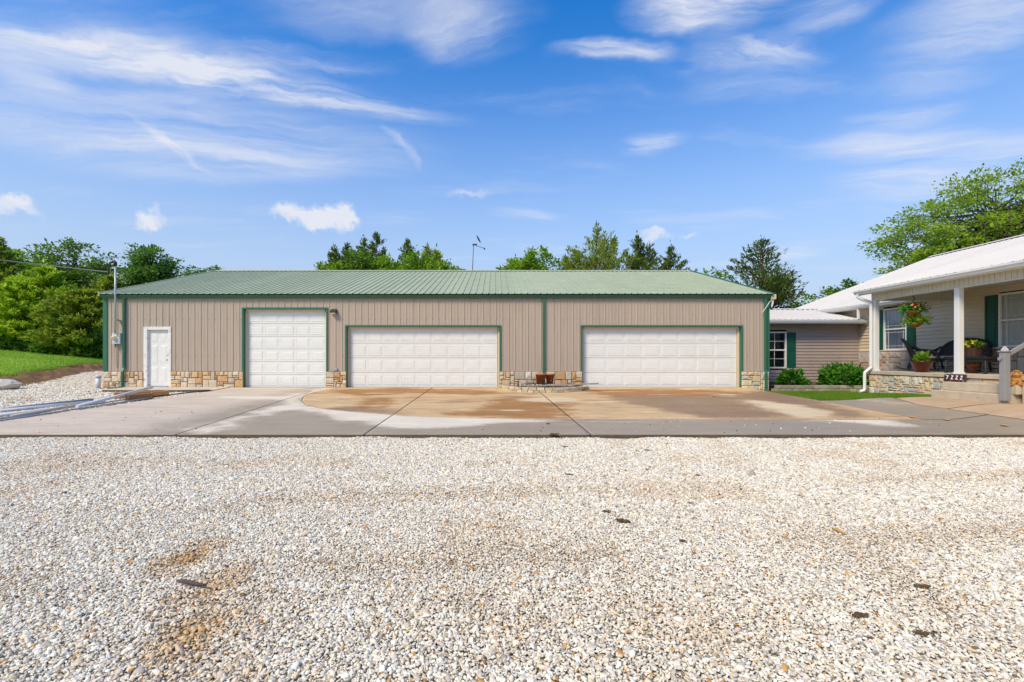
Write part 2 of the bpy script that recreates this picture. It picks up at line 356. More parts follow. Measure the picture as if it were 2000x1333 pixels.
M_PIPEW = mat('white_pvc', rgb(226, 228, 230), .4, .05, 4)
M_PIPET = mat('tan_stained_pvc', rgb(205, 186, 160), .5, .1, 4)
M_CONDUIT = mat('galvanised_conduit', rgb(166, 168, 168), .4, .1, 6, metal=.3)
M_WICK = mat('black_wicker', rgb(34, 32, 31), .5, .3, 60, bump=.004, bscale=130)
M_CUSH = mat('grey_patterned_cushion', rgb(186, 184, 174), .9, .3, 45)
M_REDPOT = mat('glazed_red_pot', rgb(88, 13, 13), .3, .15, 10, coat=.15, bump=.003, bscale=18)
M_PLANTER = mat('brown_wood_planter', rgb(68, 38, 24), .7, .25, 8, stretch=(1, 1, 6))
M_COIR = mat('coir_basket', rgb(150, 92, 44), .95, .3, 30, bump=.008, bscale=80)
M_SIGN = mat('brown_sign_board', rgb(74, 40, 34), .6, .12, 8)
M_SIGNT = mat('white_paint', rgb(238, 236, 230), .6, .03, 8)
M_SIGNB = mat('turquoise_paint', rgb(60, 160, 200), .5, .1, 20)
M_CARVE = mat('golden_carved_wood', rgb(190, 136, 66), .5, .2, 10, dirt=(rgb(128, 82, 36), .5, 14))
M_BARK = mat('cedar_bark', rgb(120, 96, 78), .95, .25, 6, bump=.02, bscale=14, stretch=(1, 1, .2))
M_BARKG = mat('grey_bark', rgb(96, 86, 74), .95, .25, 6, bump=.02, bscale=14, stretch=(1, 1, .2))
M_STEM = mat('dry_stems', rgb(150, 122, 108), .9, .2, 20)
M_CLOD = mat('dark_dirt_clod', rgb(104, 84, 58), .95, .4, 40, bump=.01, bscale=120, dirt=(rgb(120, 104, 60), .5, 40))
M_STICK = mat('brown_stick', rgb(92, 72, 62), .85, .25, 30)
M_ROCK = mat('pale_boulder', rgb(206, 198, 186), .9, .15, 6, bump=.02, bscale=18)
M_DRIFT = mat('yellow_stick', rgb(208, 160, 84), .85, .2, 30)
L_OAK = leaf_mat('leaf_oak', [rgb(68, 100, 36), rgb(100, 138, 48), rgb(134, 166, 60), rgb(164, 190, 76)])
L_DARK = leaf_mat('leaf_dark', [rgb(68, 106, 42), rgb(98, 142, 54), rgb(130, 170, 70), rgb(160, 194, 90)])
L_LIME = leaf_mat('leaf_lime', [rgb(80, 118, 25), rgb(118, 159, 36), rgb(156, 190, 48), rgb(192, 214, 69)], trans=.45)
L_LOCUST = leaf_mat('leaf_locust', [rgb(100, 136, 36), rgb(140, 172, 48), rgb(176, 200, 64), rgb(206, 216, 88)], trans=.5)
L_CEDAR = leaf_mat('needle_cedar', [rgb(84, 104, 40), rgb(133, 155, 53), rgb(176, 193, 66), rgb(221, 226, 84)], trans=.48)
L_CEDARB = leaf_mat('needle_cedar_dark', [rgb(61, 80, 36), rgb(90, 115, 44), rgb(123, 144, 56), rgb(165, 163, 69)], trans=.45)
L_CEDARL = leaf_mat('needle_cedar_pale', [rgb(98, 126, 36), rgb(153, 185, 51), rgb(204, 230, 66), rgb(248, 255, 89)], trans=.45)  # palest, most yellow-green of the cedar needle tones
L_SHRUB = leaf_mat('leaf_shrub', [rgb(40, 88, 26), rgb(64, 126, 34), rgb(98, 162, 42), rgb(136, 192, 54)])
L_UNDER = leaf_mat('leaf_undergrowth', [rgb(54, 90, 32), rgb(84, 128, 44), rgb(114, 154, 56), rgb(142, 176, 70)])
L_FLOWP = mat('coral_petals', rgb(236, 96, 88), .6, .15, 40)
L_FLOWY = mat('yellow_petals', rgb(242, 208, 52), .6, .12, 40)
L_GRASS = leaf_mat('grass_blades', [rgb(84, 124, 32), rgb(114, 154, 42), rgb(144, 176, 56), rgb(182, 198, 84)], trans=.48)

M_EDGE = mat('soil_and_shade_slab_edge', rgb(84, 72, 56), .9, .3, 8, bump=.004, bscale=60)  # dark brown for damp soil, with the shadow gap under the slab painted in
def pane_mat():
    m = bpy.data.materials.new('window_glass'); m.use_nodes = True; N, L = new_tree(m.node_tree)
    out = N('ShaderNodeOutputMaterial'); t = N('ShaderNodeBsdfTransparent', inp={0: (.9, .92, .92, 1)}); g = N('ShaderNodeBsdfGlossy', inp={'Roughness': .03})
    fr = N('ShaderNodeFresnel', inp={0: 1.52}); a = N('ShaderNodeMath', operation='MULTIPLY_ADD', inp={1: 1.0, 2: .05}); L(fr.outputs[0], a.inputs[0])
    mx = N('ShaderNodeMixShader'); L(a.outputs[0], mx.inputs[0]); L(t.outputs[0], mx.inputs[1]); L(g.outputs[0], mx.inputs[2]); L(mx.outputs[0], out.inputs[0]); return m
M_GLASS = pane_mat()

def grass_mat(name, cols, scale=3.0):
    m = bpy.data.materials.new(name); m.use_nodes = True; N, L = new_tree(m.node_tree)
    out = N('ShaderNodeOutputMaterial'); b = N('ShaderNodeBsdfPrincipled', inp={'Roughness': .9, 'Specular IOR Level': .15}); L(b.outputs[0], out.inputs[0])
    geo = N('ShaderNodeNewGeometry')
    n1 = N('ShaderNodeTexNoise', inp={'Scale': scale, 'Detail': 9.0, 'Roughness': .7}); L(geo.outputs['Position'], n1.inputs['Vector'])
    n2 = N('ShaderNodeTexNoise', inp={'Scale': scale*.09, 'Detail': 3.0}); L(geo.outputs['Position'], n2.inputs['Vector'])
    a = N('ShaderNodeMath', operation='MULTIPLY_ADD', inp={1: .7}); L(n1.outputs[0], a.inputs[0])
    s = N('ShaderNodeMath', operation='MULTIPLY_ADD', inp={1: .6, 2: -.15}); L(n2.outputs[0], s.inputs[0]); L(s.outputs[0], a.inputs[2])
    cr = N('ShaderNodeValToRGB'); el = cr.color_ramp.elements
    while len(el) < len(cols): el.new(.5)
    for i, c in enumerate(cols): el[i].position = .2 + .6*i/(len(cols)-1); el[i].color = c
    L(a.outputs[0], cr.inputs[0]); L(cr.outputs[0], b.inputs['Base Color'])
    n3 = N('ShaderNodeTexNoise', inp={'Scale': 30.0, 'Detail': 6.0}); L(geo.outputs['Position'], n3.inputs['Vector'])
    bp = N('ShaderNodeBump', inp={'Strength': 1.0, 'Distance': .05}); L(n3.outputs[0], bp.inputs['Height']); L(bp.outputs[0], b.inputs['Normal']); return m
M_LAWN = grass_mat('lawn_grass', [rgb(112, 150, 36), rgb(144, 182, 48), rgb(168, 200, 64), rgb(206, 204, 108)], 2.2)
M_GROUND = grass_mat('rough_ground', [rgb(70, 84, 34), rgb(96, 116, 44), rgb(120, 136, 58)], 1.2)
M_BANK = grass_mat('bare_soil', [rgb(84, 60, 40), rgb(126, 92, 64), rgb(156, 120, 86), rgb(120, 108, 56), rgb(186, 158, 124)], 7.0)

def conc_mat(name, dry, wet, light, stain, grime=.25):
    """concrete whose damp, dried-out and rust-stained areas come from per-vertex masks, broken up by noise"""
    m = bpy.data.materials.new(name); m.use_nodes = True; N, L = new_tree(m.node_tree)
    out = N('ShaderNodeOutputMaterial'); b = N('ShaderNodeBsdfPrincipled', inp={'Specular IOR Level': .4}); L(b.outputs[0], out.inputs[0])
    geo = N('ShaderNodeNewGeometry')
    def noise(sc, det, st=(1, 1, 1), ro=.62):
        mp = N('ShaderNodeMapping'); mp.inputs['Scale'].default_value = st; L(geo.outputs['Position'], mp.inputs[0])
        n = N('ShaderNodeTexNoise', inp={'Scale': sc, 'Detail': det, 'Roughness': ro}); L(mp.outputs[0], n.inputs['Vector']); return n.outputs[0]
    def attr(nm, lo, hi, nz, k):
        a = N('ShaderNodeAttribute', attribute_name=nm); s = N('ShaderNodeMath', operation='MULTIPLY_ADD', inp={1: k, 2: -k/2}); L(nz, s.inputs[0])
        d = N('ShaderNodeMath', operation='ADD'); L(a.outputs['Fac'], d.inputs[0]); L(s.outputs[0], d.inputs[1])
        r = N('ShaderNodeMapRange', interpolation_type='SMOOTHSTEP', inp={1: lo, 2: hi}); L(d.outputs[0], r.inputs[0]); return r.outputs[0]
    def mix(f, a, c):
        x = N('ShaderNodeMix', data_type='RGBA'); L(f, x.inputs[0])
        if hasattr(a, 'links'): L(a, x.inputs[6])
        else: x.inputs[6].default_value = a
        x.inputs[7].default_value = c; return x.outputs[2]
    big = noise(2.2, 7, (.5, 1.6, 1)); fine = noise(9, 8); med = noise(4, 8, (.6, 1.5, 1))
    wetf = attr('wet', .1, .9, fine, .7); ligf = attr('light', .15, .85, fine, .7); staf = attr('stain', .2, .85, med, 1.6)
    col = mix(staf, dry, stain)
    def layer(nz, lo, hi, amt, c, base):
        r = N('ShaderNodeMapRange', interpolation_type='SMOOTHSTEP', inp={1: lo, 2: hi, 4: amt}); L(nz, r.inputs[0]); return mix(r.outputs[0], base, c)
    col = layer(noise(1.1, 9, (.35, 1.5, 1), .72), .5, .68, grime, tuple(x*.72 for x in stain[:3]) + (1,), col)
    col = layer(noise(1.7, 9, (.3, 1.3, 1), .7), .53, .7, grime*.9, tuple(x*1.12 for x in light[:3]) + (1,), col)
    col = layer(noise(6, 9, (.5, 1.2, 1), .75), .58, .75, grime*.9, tuple(x*.55 for x in wet[:3]) + (1,), col); col = mix(ligf, col, light); col = mix(wetf, col, wet)
    mr = N('ShaderNodeMapRange', inp={1: .25, 2: .75, 3: .86, 4: 1.12}); L(big, mr.inputs[0])
    mr2 = N('ShaderNodeMapRange', inp={1: .3, 2: .7, 3: .93, 4: 1.06}); L(noise(40, 5), mr2.inputs[0])
    mu = N('ShaderNodeMath', operation='MULTIPLY'); L(mr.outputs[0], mu.inputs[0]); L(mr2.outputs[0], mu.inputs[1])
    v = N('ShaderNodeVectorMath', operation='SCALE'); L(col, v.inputs[0]); L(mu.outputs[0], v.inputs['Scale']); L(v.outputs[0], b.inputs['Base Color'])
    rr = N('ShaderNodeMapRange', inp={3: .85, 4: .5}); L(wetf, rr.inputs[0]); L(rr.outputs[0], b.inputs['Roughness'])
    bp = N('ShaderNodeBump', inp={'Strength': 1.0, 'Distance': .0015}); L(noise(70, 5), bp.inputs['Height']); L(bp.outputs[0], b.inputs['Normal']); return m
M_GREYC = conc_mat('grey_concrete', rgb(210, 192, 168), rgb(168, 151, 126), rgb(228, 214, 188), rgb(168, 146, 116), .22)
M_TANC = conc_mat('tan_concrete', rgb(210, 176, 128), rgb(152, 120, 86), rgb(222, 198, 158), rgb(172, 124, 70), .95)
M_WALK = conc_mat('orange_walk_concrete', rgb(198, 168, 132), rgb(166, 134, 100), rgb(216, 184, 140), rgb(178, 146, 106), .4)

def gravel_mat():
    m = bpy.data.materials.new('gravel_bed'); m.use_nodes = True; N, L = new_tree(m.node_tree)
    out = N('ShaderNodeOutputMaterial'); b = N('ShaderNodeBsdfPrincipled', inp={'Roughness': .9, 'Specular IOR Level': .2}); L(b.outputs[0], out.inputs[0])
    geo = N('ShaderNodeNewGeometry')
    vo = N('ShaderNodeTexVoronoi', inp={'Scale': 36.0}); L(geo.outputs['Position'], vo.inputs['Vector'])
    cr = N('ShaderNodeValToRGB'); el = cr.color_ramp.elements; cols = [rgb(150, 130, 100), rgb(200, 186, 160), rgb(222, 210, 186), rgb(176, 160, 132), rgb(206, 176, 126)]
    while len(el) < 5: el.new(.5)
    for i, c in enumerate(cols): el[i].position = i/4; el[i].color = c
    sx = N('ShaderNodeSeparateColor'); L(vo.outputs['Color'], sx.inputs[0]); L(sx.outputs[0], cr.inputs[0])
    dk = N('ShaderNodeMapRange', inp={1: .0, 2: .75, 3: 1.1, 4: .65}); L(vo.outputs['Distance'], dk.inputs[0])
    v = N('ShaderNodeVectorMath', operation='SCALE'); L(cr.outputs[0], v.inputs[0]); L(dk.outputs[0], v.inputs['Scale'])
    L(v.outputs[0], b.inputs['Base Color'])
    inv = N('ShaderNodeMath', operation='SUBTRACT', inp={0: 1.0}); L(vo.outputs['Distance'], inv.inputs[1])
    bp = N('ShaderNodeBump', inp={'Strength': 1.0, 'Distance': .015}); L(inv.outputs[0], bp.inputs['Height']); L(bp.outputs[0], b.inputs['Normal']); return m
M_GRAVEL = gravel_mat()
def pebble_mat():
    m = bpy.data.materials.new('pebbles'); m.use_nodes = True; N, L = new_tree(m.node_tree)
    out = N('ShaderNodeOutputMaterial'); b = N('ShaderNodeBsdfPrincipled', inp={'Roughness': .75, 'Specular IOR Level': .3}); L(b.outputs[0], out.inputs[0])
    a = N('ShaderNodeAttribute', attribute_type='INSTANCER', attribute_name='tint')
    geo = N('ShaderNodeNewGeometry'); nz = N('ShaderNodeTexNoise', inp={'Scale': 90.0, 'Detail': 4.0}); L(geo.outputs['Position'], nz.inputs['Vector'])
    r = N('ShaderNodeMapRange', inp={1: .3, 2: .7, 3: .86, 4: 1.1}); L(nz.outputs[0], r.inputs[0])
    v = N('ShaderNodeVectorMath', operation='SCALE'); L(a.outputs['Vector'], v.inputs[0]); L(r.outputs[0], v.inputs['Scale']); L(v.outputs[0], b.inputs['Base Color']); return m
M_PEB = pebble_mat()

# ================================================================ the ground
def sheet(name, xs, ys, fn, m, kind='structure', smooth=True):
    X, Y = np.meshgrid(xs, ys); Z = fn(X, Y); nx, ny = len(xs), len(ys)
    V = np.stack([X, Y, Z], -1).reshape(-1, 3); i = np.arange(nx-1)[None, :] + np.arange(ny-1)[:, None]*nx; i = i.ravel()
    o = np_mesh(name, V, np.stack([i, i+1, i+1+nx, i+nx], -1), m, smooth); o['kind'] = kind; return o
far = np.concatenate([[-1500, -700, -350, -200, -120, -80], np.arange(-60, 61, 4.0), [80, 120, 200, 350, 700, 1500]])
fary = np.concatenate([[-1500, -600, -200, -80, -30, -10], np.arange(0, 90, 4.0), [120, 200, 350, 700, 1500]])
def ground_fn(X, Y): return -.62 + 1.0*ss((Y - 30)/12) + .25*ss((-X - 30)/10)
sheet('ground', far, fary, ground_fn, M_GROUND)
sheet('gravel_drive', np.arange(-26, 15.6, .4), np.concatenate([np.arange(-4, 8.0, .4), np.arange(8.0, 34.1, .4)]), lambda X, Y: gravel_z(X, Y) - .02 - .45*ss((X - 9.0)/.5)*(Y > 8.4), M_GRAVEL)
# lawn on the left, along the bank
u = np.array([-4, 9])/9.85; nL = np.array([-9, -4])/9.85
def SD(s, d): return -18 + u[0]*s + nL[0]*d, 17 + u[1]*s + nL[1]*d
def sd_sheet(name, S, D, zf, m, smooth=True, kind='structure'):
    s, d = np.meshgrid(S, D); X, Y = SD(s, d); Z = zf(s, d, X, Y); nx = len(S); i = np.arange(nx-1)[None, :] + np.arange(len(D)-1)[:, None]*nx; i = i.ravel()
    o = np_mesh(name, np.stack([X, Y, Z], -1).reshape(-1, 3), np.stack([i, i+1, i+1+nx, i+nx], -1), m, smooth); o['kind'] = kind; return o
sd_sheet('lawn', np.arange(-22, 60, .6), np.concatenate([np.arange(.42, 6, .25), np.arange(6, 40, 1.5)]), lambda s, d, X, Y: lawn_z(X, Y) + .06*(fbm(X*2, Y*2) - .5)*(d < 1), M_LAWN)
def bank_zf(s, d, X, Y):
    n = fbm(X*3, Y*3, 5) - .5; t = ss((d + .55)/1.05)
    g = gravel_z(X, Y); l = lawn_z(X, Y)
    return g*(1-t) + l*t + .34*n*np.clip(1 - np.abs(d - .05)/.85, 0, 1) + .03*np.sin(t*3.14)
sd_sheet('dirt_bank', np.arange(-22, 26, .09), np.arange(-.75, .75, .075), bank_zf, M_BANK, smooth=False)

# ---- driveway slabs: each piece lies between two edges x(Y)
def px_curve(pts):
    w = sorted([G(a, b)[:2] for a, b in pts], key=lambda q: q[1]); ys = [q[1] for q in w]; xs = [q[0] for q in w]
    return lambda Y: np.interp(Y, ys, xs)
def px_line(p, q):
    a, b = G(*p)[:2], G(*q)[:2]; k = (b[0]-a[0])/(b[1]-a[1]); return lambda Y: a[0] + k*(np.asarray(Y) - a[1])
Y0, YS, YW = 8.2, G(1200, 820)[1], 16.66
EL = px_line((0, 824), (405, 765.5))
J1 = px_line((345, 849), (600, 767)); J2 = px_line((712, 849), (845, 757.5)); J3 = px_line((1062, 772), (1160, 853)); J4 = px_line((1597, 782), (1785, 816))
ARC = px_curve([(683, 757.2), (640, 761), (610, 767.5), (593, 775), (589, 783), (596, 790), (622, 797.5), (680, 804), (760, 810), (830, 814), (900, 817), (990, 819), (1100, 820.2)])
_rb = px_curve([(1742, 776.5), (1790, 790), (1880, 803), (2000, 819.5), (2120, 834), (2260, 851)])
RB = lambda Y: np.where(np.asarray(Y) < G(1742, 776.5)[1], _rb(Y), np.interp(Y, [G(1742, 776.5)[1], G(1742, 776.5)[1] + .2, 13.1, 14.2, 15.6, 16.7], [_rb(99), _rb(99) - .7, 8.98, 9.02, 9.3, 9.72]))
print('walk corner', G(1742, 776.5), _rb(8.2), _rb(10))
poly_px = {
 'light_g': [[(338, 850), (400, 850), (470, 826), (520, 810), (575, 801), (610, 805), (640, 818), (705, 826), (770, 836), (850, 839), (950, 830), (1040, 824), (1110, 822), (1100, 819), (900, 816), (760, 809), (620, 796), (589, 783), (600, 770), (680, 757), (640, 758), (590, 766), (560, 773), (425, 775), (420, 778), (520, 781), (555, 785), (525, 797)],
             [(1565, 820), (1700, 818), (1765, 819), (1760, 824), (1784, 833), (1750, 836), (1660, 829)], [(735, 851), (790, 838), (740, 846)], [(1590, 784), (1690, 776.5), (1800, 792), (1790, 796), (1680, 780)], [(1120, 821), (1590, 821), (1590, 823), (1120, 824)]],
 'wet_t': [[(1480, 763), (1540, 770), (1700, 812), (1780, 815), (1620, 819), (1610, 804), (1560, 792), (1480, 782), (1400, 781)], [(1160, 775), (1420, 772), (1560, 818), (1400, 819), (1290, 800)], [(960, 772), (1050, 775), (1000, 781)], [(620, 800), (660, 795), (790, 800), (790, 812), (700, 806)]],
 'stain_t': [[(640, 763), (760, 759), (930, 760), (980, 770), (940, 772), (800, 768), (700, 775)], [(950, 810), (960, 775), (1110, 790), (1120, 820)], [(1110, 760), (1400, 762), (1500, 775), (1430, 780), (1300, 785), (1190, 775)], [(830, 805), (1050, 800), (1100, 819), (950, 817)], [(700, 780), (770, 775), (760, 800), (690, 797)]],
 'light_t': [[(1405, 783), (1480, 782), (1560, 790), (1610, 802), (1606, 817), (1560, 817), (1500, 800)], [(1010, 780), (1100, 775), (1130, 785), (1060, 787)], [(1330, 775), (1390, 785), (1360, 797), (1300, 788)], [(1380, 768), (1470, 772), (1490, 778), (1420, 778)]],
 'rust': [[(1170, 788), (1210, 792), (1290, 805), (1290, 812), (1230, 803)]],
}
POLY = {k: [np.array([G(*p)[:2] for p in pl]) for pl in v] for k, v in poly_px.items()}
def inpoly(x, y, pl):
    c = np.zeros(x.shape, bool); n = len(pl)
    for i in range(n):
        x1, y1 = pl[i]; x2, y2 = pl[(i+1) % n]
        if y1 == y2: continue
        c ^= ((y1 > y) != (y2 > y)) & (x < (x2-x1)*(y-y1)/(y2-y1) + x1)
    return c
def mask(key, X, Y):
    s = np.zeros(X.shape)
    for k in range(13):
        a = k*2.4; r = (.1 + .2*(k % 3)/2)*(k > 0)
        xx = X + .9*(fbm(X*1.3 + 5, Y*2.4, 5) - .5) + r*math.cos(a)*1.6; yy = Y + .45*(fbm(X*1.1 + 40, Y*2.6 + 11, 5) - .5) + r*math.sin(a)
        m_ = np.zeros(X.shape, bool)
        for pl in POLY[key]: m_ |= inpoly(xx, yy, pl)
        s += m_
    return s/13
drive = bpy.data.objects.new('driveway', None); C.objects.link(drive); drive['kind'] = 'structure'; ORG['driveway'] = Vector((0, 0, 0))
def slab_piece(lo, hi, ya, yb, m, tan, name='slab', parent=drive, step=.06, gap=.009, zoff=0.0, th=.09, ys=None, masks=True):
    ys = np.linspace(ya + gap, yb - gap, max(3, int((yb-ya)/step) + 1)) if ys is None else ys
    a = lo(ys) + gap; b = hi(ys) - gap; ok = (b - a) > .012; ys, a, b = ys[ok], a[ok], b[ok]
    if len(ys) < 2: return None
    nx = max(3, int((b-a).max()/step) + 1); t = np.linspace(0, 1, nx)
    X = a[:, None]*(1-t) + b[:, None]*t; Y = np.repeat(ys[:, None], nx, 1); Z = slab_z(X, Y) + zoff; ny = len(ys)
    V = np.stack([X, Y, Z], -1).reshape(-1, 3); i = (np.arange(nx-1)[None, :] + np.arange(ny-1)[:, None]*nx).ravel(); F = np.stack([i, i+1, i+1+nx, i+nx], -1)
    ring = np.concatenate([np.arange(nx), np.arange(1, ny)*nx + nx-1, (ny-1)*nx + np.arange(nx-2, -1, -1), np.arange(ny-2, 0, -1)*nx])
    low = V[ring] - [0, 0, th]; n0 = len(V); k = len(ring); q = np.arange(k)
    F = np.concatenate([F, np.stack([n0+q, n0+(q+1) % k, ring[(q+1) % k], ring[q]], -1)]); V = np.concatenate([V, low])
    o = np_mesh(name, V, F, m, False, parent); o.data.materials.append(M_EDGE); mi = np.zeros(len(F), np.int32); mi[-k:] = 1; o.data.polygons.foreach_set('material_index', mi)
    x, y = V[:, 0], V[:, 1]; at = {}
    z0 = np.zeros(len(V))
    if masks:
        if tan: at = {'wet': .75*mask('wet_t', x, y), 'light': mask('light_t', x, y), 'stain': np.clip(.75*mask('stain_t', x, y) + .28*fbm(x*1.2, y*2.6 + 30), 0, 1)}
        else: at = {'wet': np.clip(.95*ss((x + 7.6)/2.6)*(1 - mask('light_g', x, y)) + .12, 0, 1)*(mask('light_g', x, y) < .99), 'light': mask('light_g', x, y), 'stain': z0 + .2*fbm(x, y)}
    else: at = {'wet': .4*fbm(x*1.5, y*1.5), 'light': .4*fbm(x*1.1+50, y*1.1), 'stain': .6*fbm(x*.8+9, y*.8)}
    for nm, v in at.items():
        l = o.data.attributes.new(nm, 'FLOAT', 'POINT'); l.data.foreach_set('value', np.asarray(v, dtype=np.float32))
    return o
def mn(f, g): return lambda Y: np.minimum(f(Y), g(Y))
def mxx(f, g): return lambda Y: np.maximum(f(Y), g(Y))
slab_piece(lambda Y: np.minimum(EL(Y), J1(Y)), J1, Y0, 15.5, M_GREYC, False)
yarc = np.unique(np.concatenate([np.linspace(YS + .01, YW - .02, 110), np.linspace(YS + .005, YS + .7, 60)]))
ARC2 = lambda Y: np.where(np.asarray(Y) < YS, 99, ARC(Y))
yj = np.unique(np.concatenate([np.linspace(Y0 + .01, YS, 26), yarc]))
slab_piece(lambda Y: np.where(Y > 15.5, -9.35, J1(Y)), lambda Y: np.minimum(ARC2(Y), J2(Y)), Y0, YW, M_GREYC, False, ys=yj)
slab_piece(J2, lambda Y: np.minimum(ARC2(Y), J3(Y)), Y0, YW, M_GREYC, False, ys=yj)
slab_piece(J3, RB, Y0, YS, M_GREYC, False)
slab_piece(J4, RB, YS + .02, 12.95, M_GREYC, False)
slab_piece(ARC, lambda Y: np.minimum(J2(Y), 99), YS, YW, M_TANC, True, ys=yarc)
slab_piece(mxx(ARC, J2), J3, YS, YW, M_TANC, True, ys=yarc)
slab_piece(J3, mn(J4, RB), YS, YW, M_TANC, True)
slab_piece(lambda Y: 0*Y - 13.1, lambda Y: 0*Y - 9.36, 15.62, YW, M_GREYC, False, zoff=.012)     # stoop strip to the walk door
walk = bpy.data.objects.new('front_walk', None); C.objects.link(walk); walk['kind'] = 'structure'; ORG['front_walk'] = Vector((0, 0, 0))
WE = lambda Y: np.interp(Y, [7.5, 10.6, 10.9, 12.6, 12.9], [12.3, 12.0, 14.5, 14.5, 14.0])
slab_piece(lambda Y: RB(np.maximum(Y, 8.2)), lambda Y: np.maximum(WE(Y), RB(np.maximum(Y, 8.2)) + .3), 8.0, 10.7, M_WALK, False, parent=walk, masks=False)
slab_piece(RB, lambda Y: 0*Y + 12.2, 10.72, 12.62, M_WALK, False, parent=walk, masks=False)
sheet('side_lawn', np.arange(8.8, 16.1, .3), np.arange(7.0, 19.4, .3), lambda X, Y: slab_z(X, Y) - .045 - .3*(X < RB(np.clip(Y, 8.2, 16.7)) - .05), M_LAWN)

# ---- gravel stones: instanced pebbles, one object for the whole bed
def pebble_mesh(k):
    r_ = random.Random(k); b = MB(); b.ball((0, 0, 0), (1.1, .7 + .25*r_.random(), .42 + .22*r_.random()), 7, 5, .2, r_)
    me = bpy.data.meshes.new('pebble'); me.from_pydata(b.v, [], b.f); me.update()
    me.materials.append(M_PEB)
    for p in me.polygons: p.use_smooth = k % 3 == 0
    return bpy.data.objects.new('pebble_shape', me)
PEB = bpy.data.collections.new('pebble_shapes')
for k in range(10): PEB.objects.link(pebble_mesh(k))
def scatter(name, P, scl, rot, tint, coll, nshape, label_kind='stuff'):
    me = bpy.data.meshes.new(name); me.vertices.add(len(P)); me.vertices.foreach_set('co', np.asarray(P, np.float32).ravel())
    for nm, ty, v, key in (('scl', 'FLOAT_VECTOR', scl, 'vector'), ('rot', 'FLOAT_VECTOR', rot, 'vector'), ('tint', 'FLOAT_VECTOR', tint, 'vector')):
        a = me.attributes.new(nm, ty, 'POINT'); a.data.foreach_set(key, np.asarray(v, np.float32).ravel())
    a = me.attributes.new('idx', 'INT', 'POINT'); a.data.foreach_set('value', rng.integers(0, nshape, len(P)).astype(np.int32))
    o = link(name, me); o['kind'] = 'stuff'
    ng = bpy.data.node_groups.new(name, 'GeometryNodeTree')
    ng.interface.new_socket('Geometry', in_out='INPUT', socket_type='NodeSocketGeometry'); ng.interface.new_socket('Geometry', in_out='OUTPUT', socket_type='NodeSocketGeometry')
    n = ng.nodes; gi = n.new('NodeGroupInput'); go = n.new('NodeGroupOutput'); ip = n.new('GeometryNodeInstanceOnPoints'); ci = n.new('GeometryNodeCollectionInfo')
    ci.inputs['Collection'].default_value = coll; ci.inputs['Separate Children'].default_value = True; ci.inputs['Reset Children'].default_value = True
    ip.inputs['Pick Instance'].default_value = True
    def na(nm, ty):
        x = n.new('GeometryNodeInputNamedAttribute'); x.data_type = ty; x.inputs['Name'].default_value = nm; return x.outputs['Attribute']
    l = ng.links.new
    l(gi.outputs[0], ip.inputs['Points']); l(ci.outputs[0], ip.inputs['Instance']); l(na('idx', 'INT'), ip.inputs['Instance Index']); l(na('rot', 'FLOAT_VECTOR'), ip.inputs['Rotation']); l(na('scl', 'FLOAT_VECTOR'), ip.inputs['Scale'])
    l(ip.outputs[0], go.inputs[0]); md = o.modifiers.new('scatter', 'NODES'); md.node_group = ng; return o
pal = np.array([rgb(*c)[:3] for c in [(236, 232, 226), (226, 221, 214), (214, 208, 200), (198, 190, 182), (240, 237, 233), (178, 170, 164), (222, 206, 180), (232, 222, 204), (156, 148, 144), (244, 242, 240), (204, 200, 200), (206, 166, 106), (190, 140, 80), (130, 112, 96)]])
palw = np.array([17, 15, 10, 6, 17, 3, 6, 9, 1.5, 15, 5, 1.5, .9, 1.0]); palw = palw/palw.sum(); pal = np.clip(pal*[1.10, 1.03, .87], 0, .94)
DIRT = [(G(372, 1085, gravel_z), 1.0), (G(380, 1225, gravel_z), .9), (G(420, 1140, gravel_z), .8), (G(385, 1160, gravel_z), .5), (G(455, 1185, gravel_z), .4)]
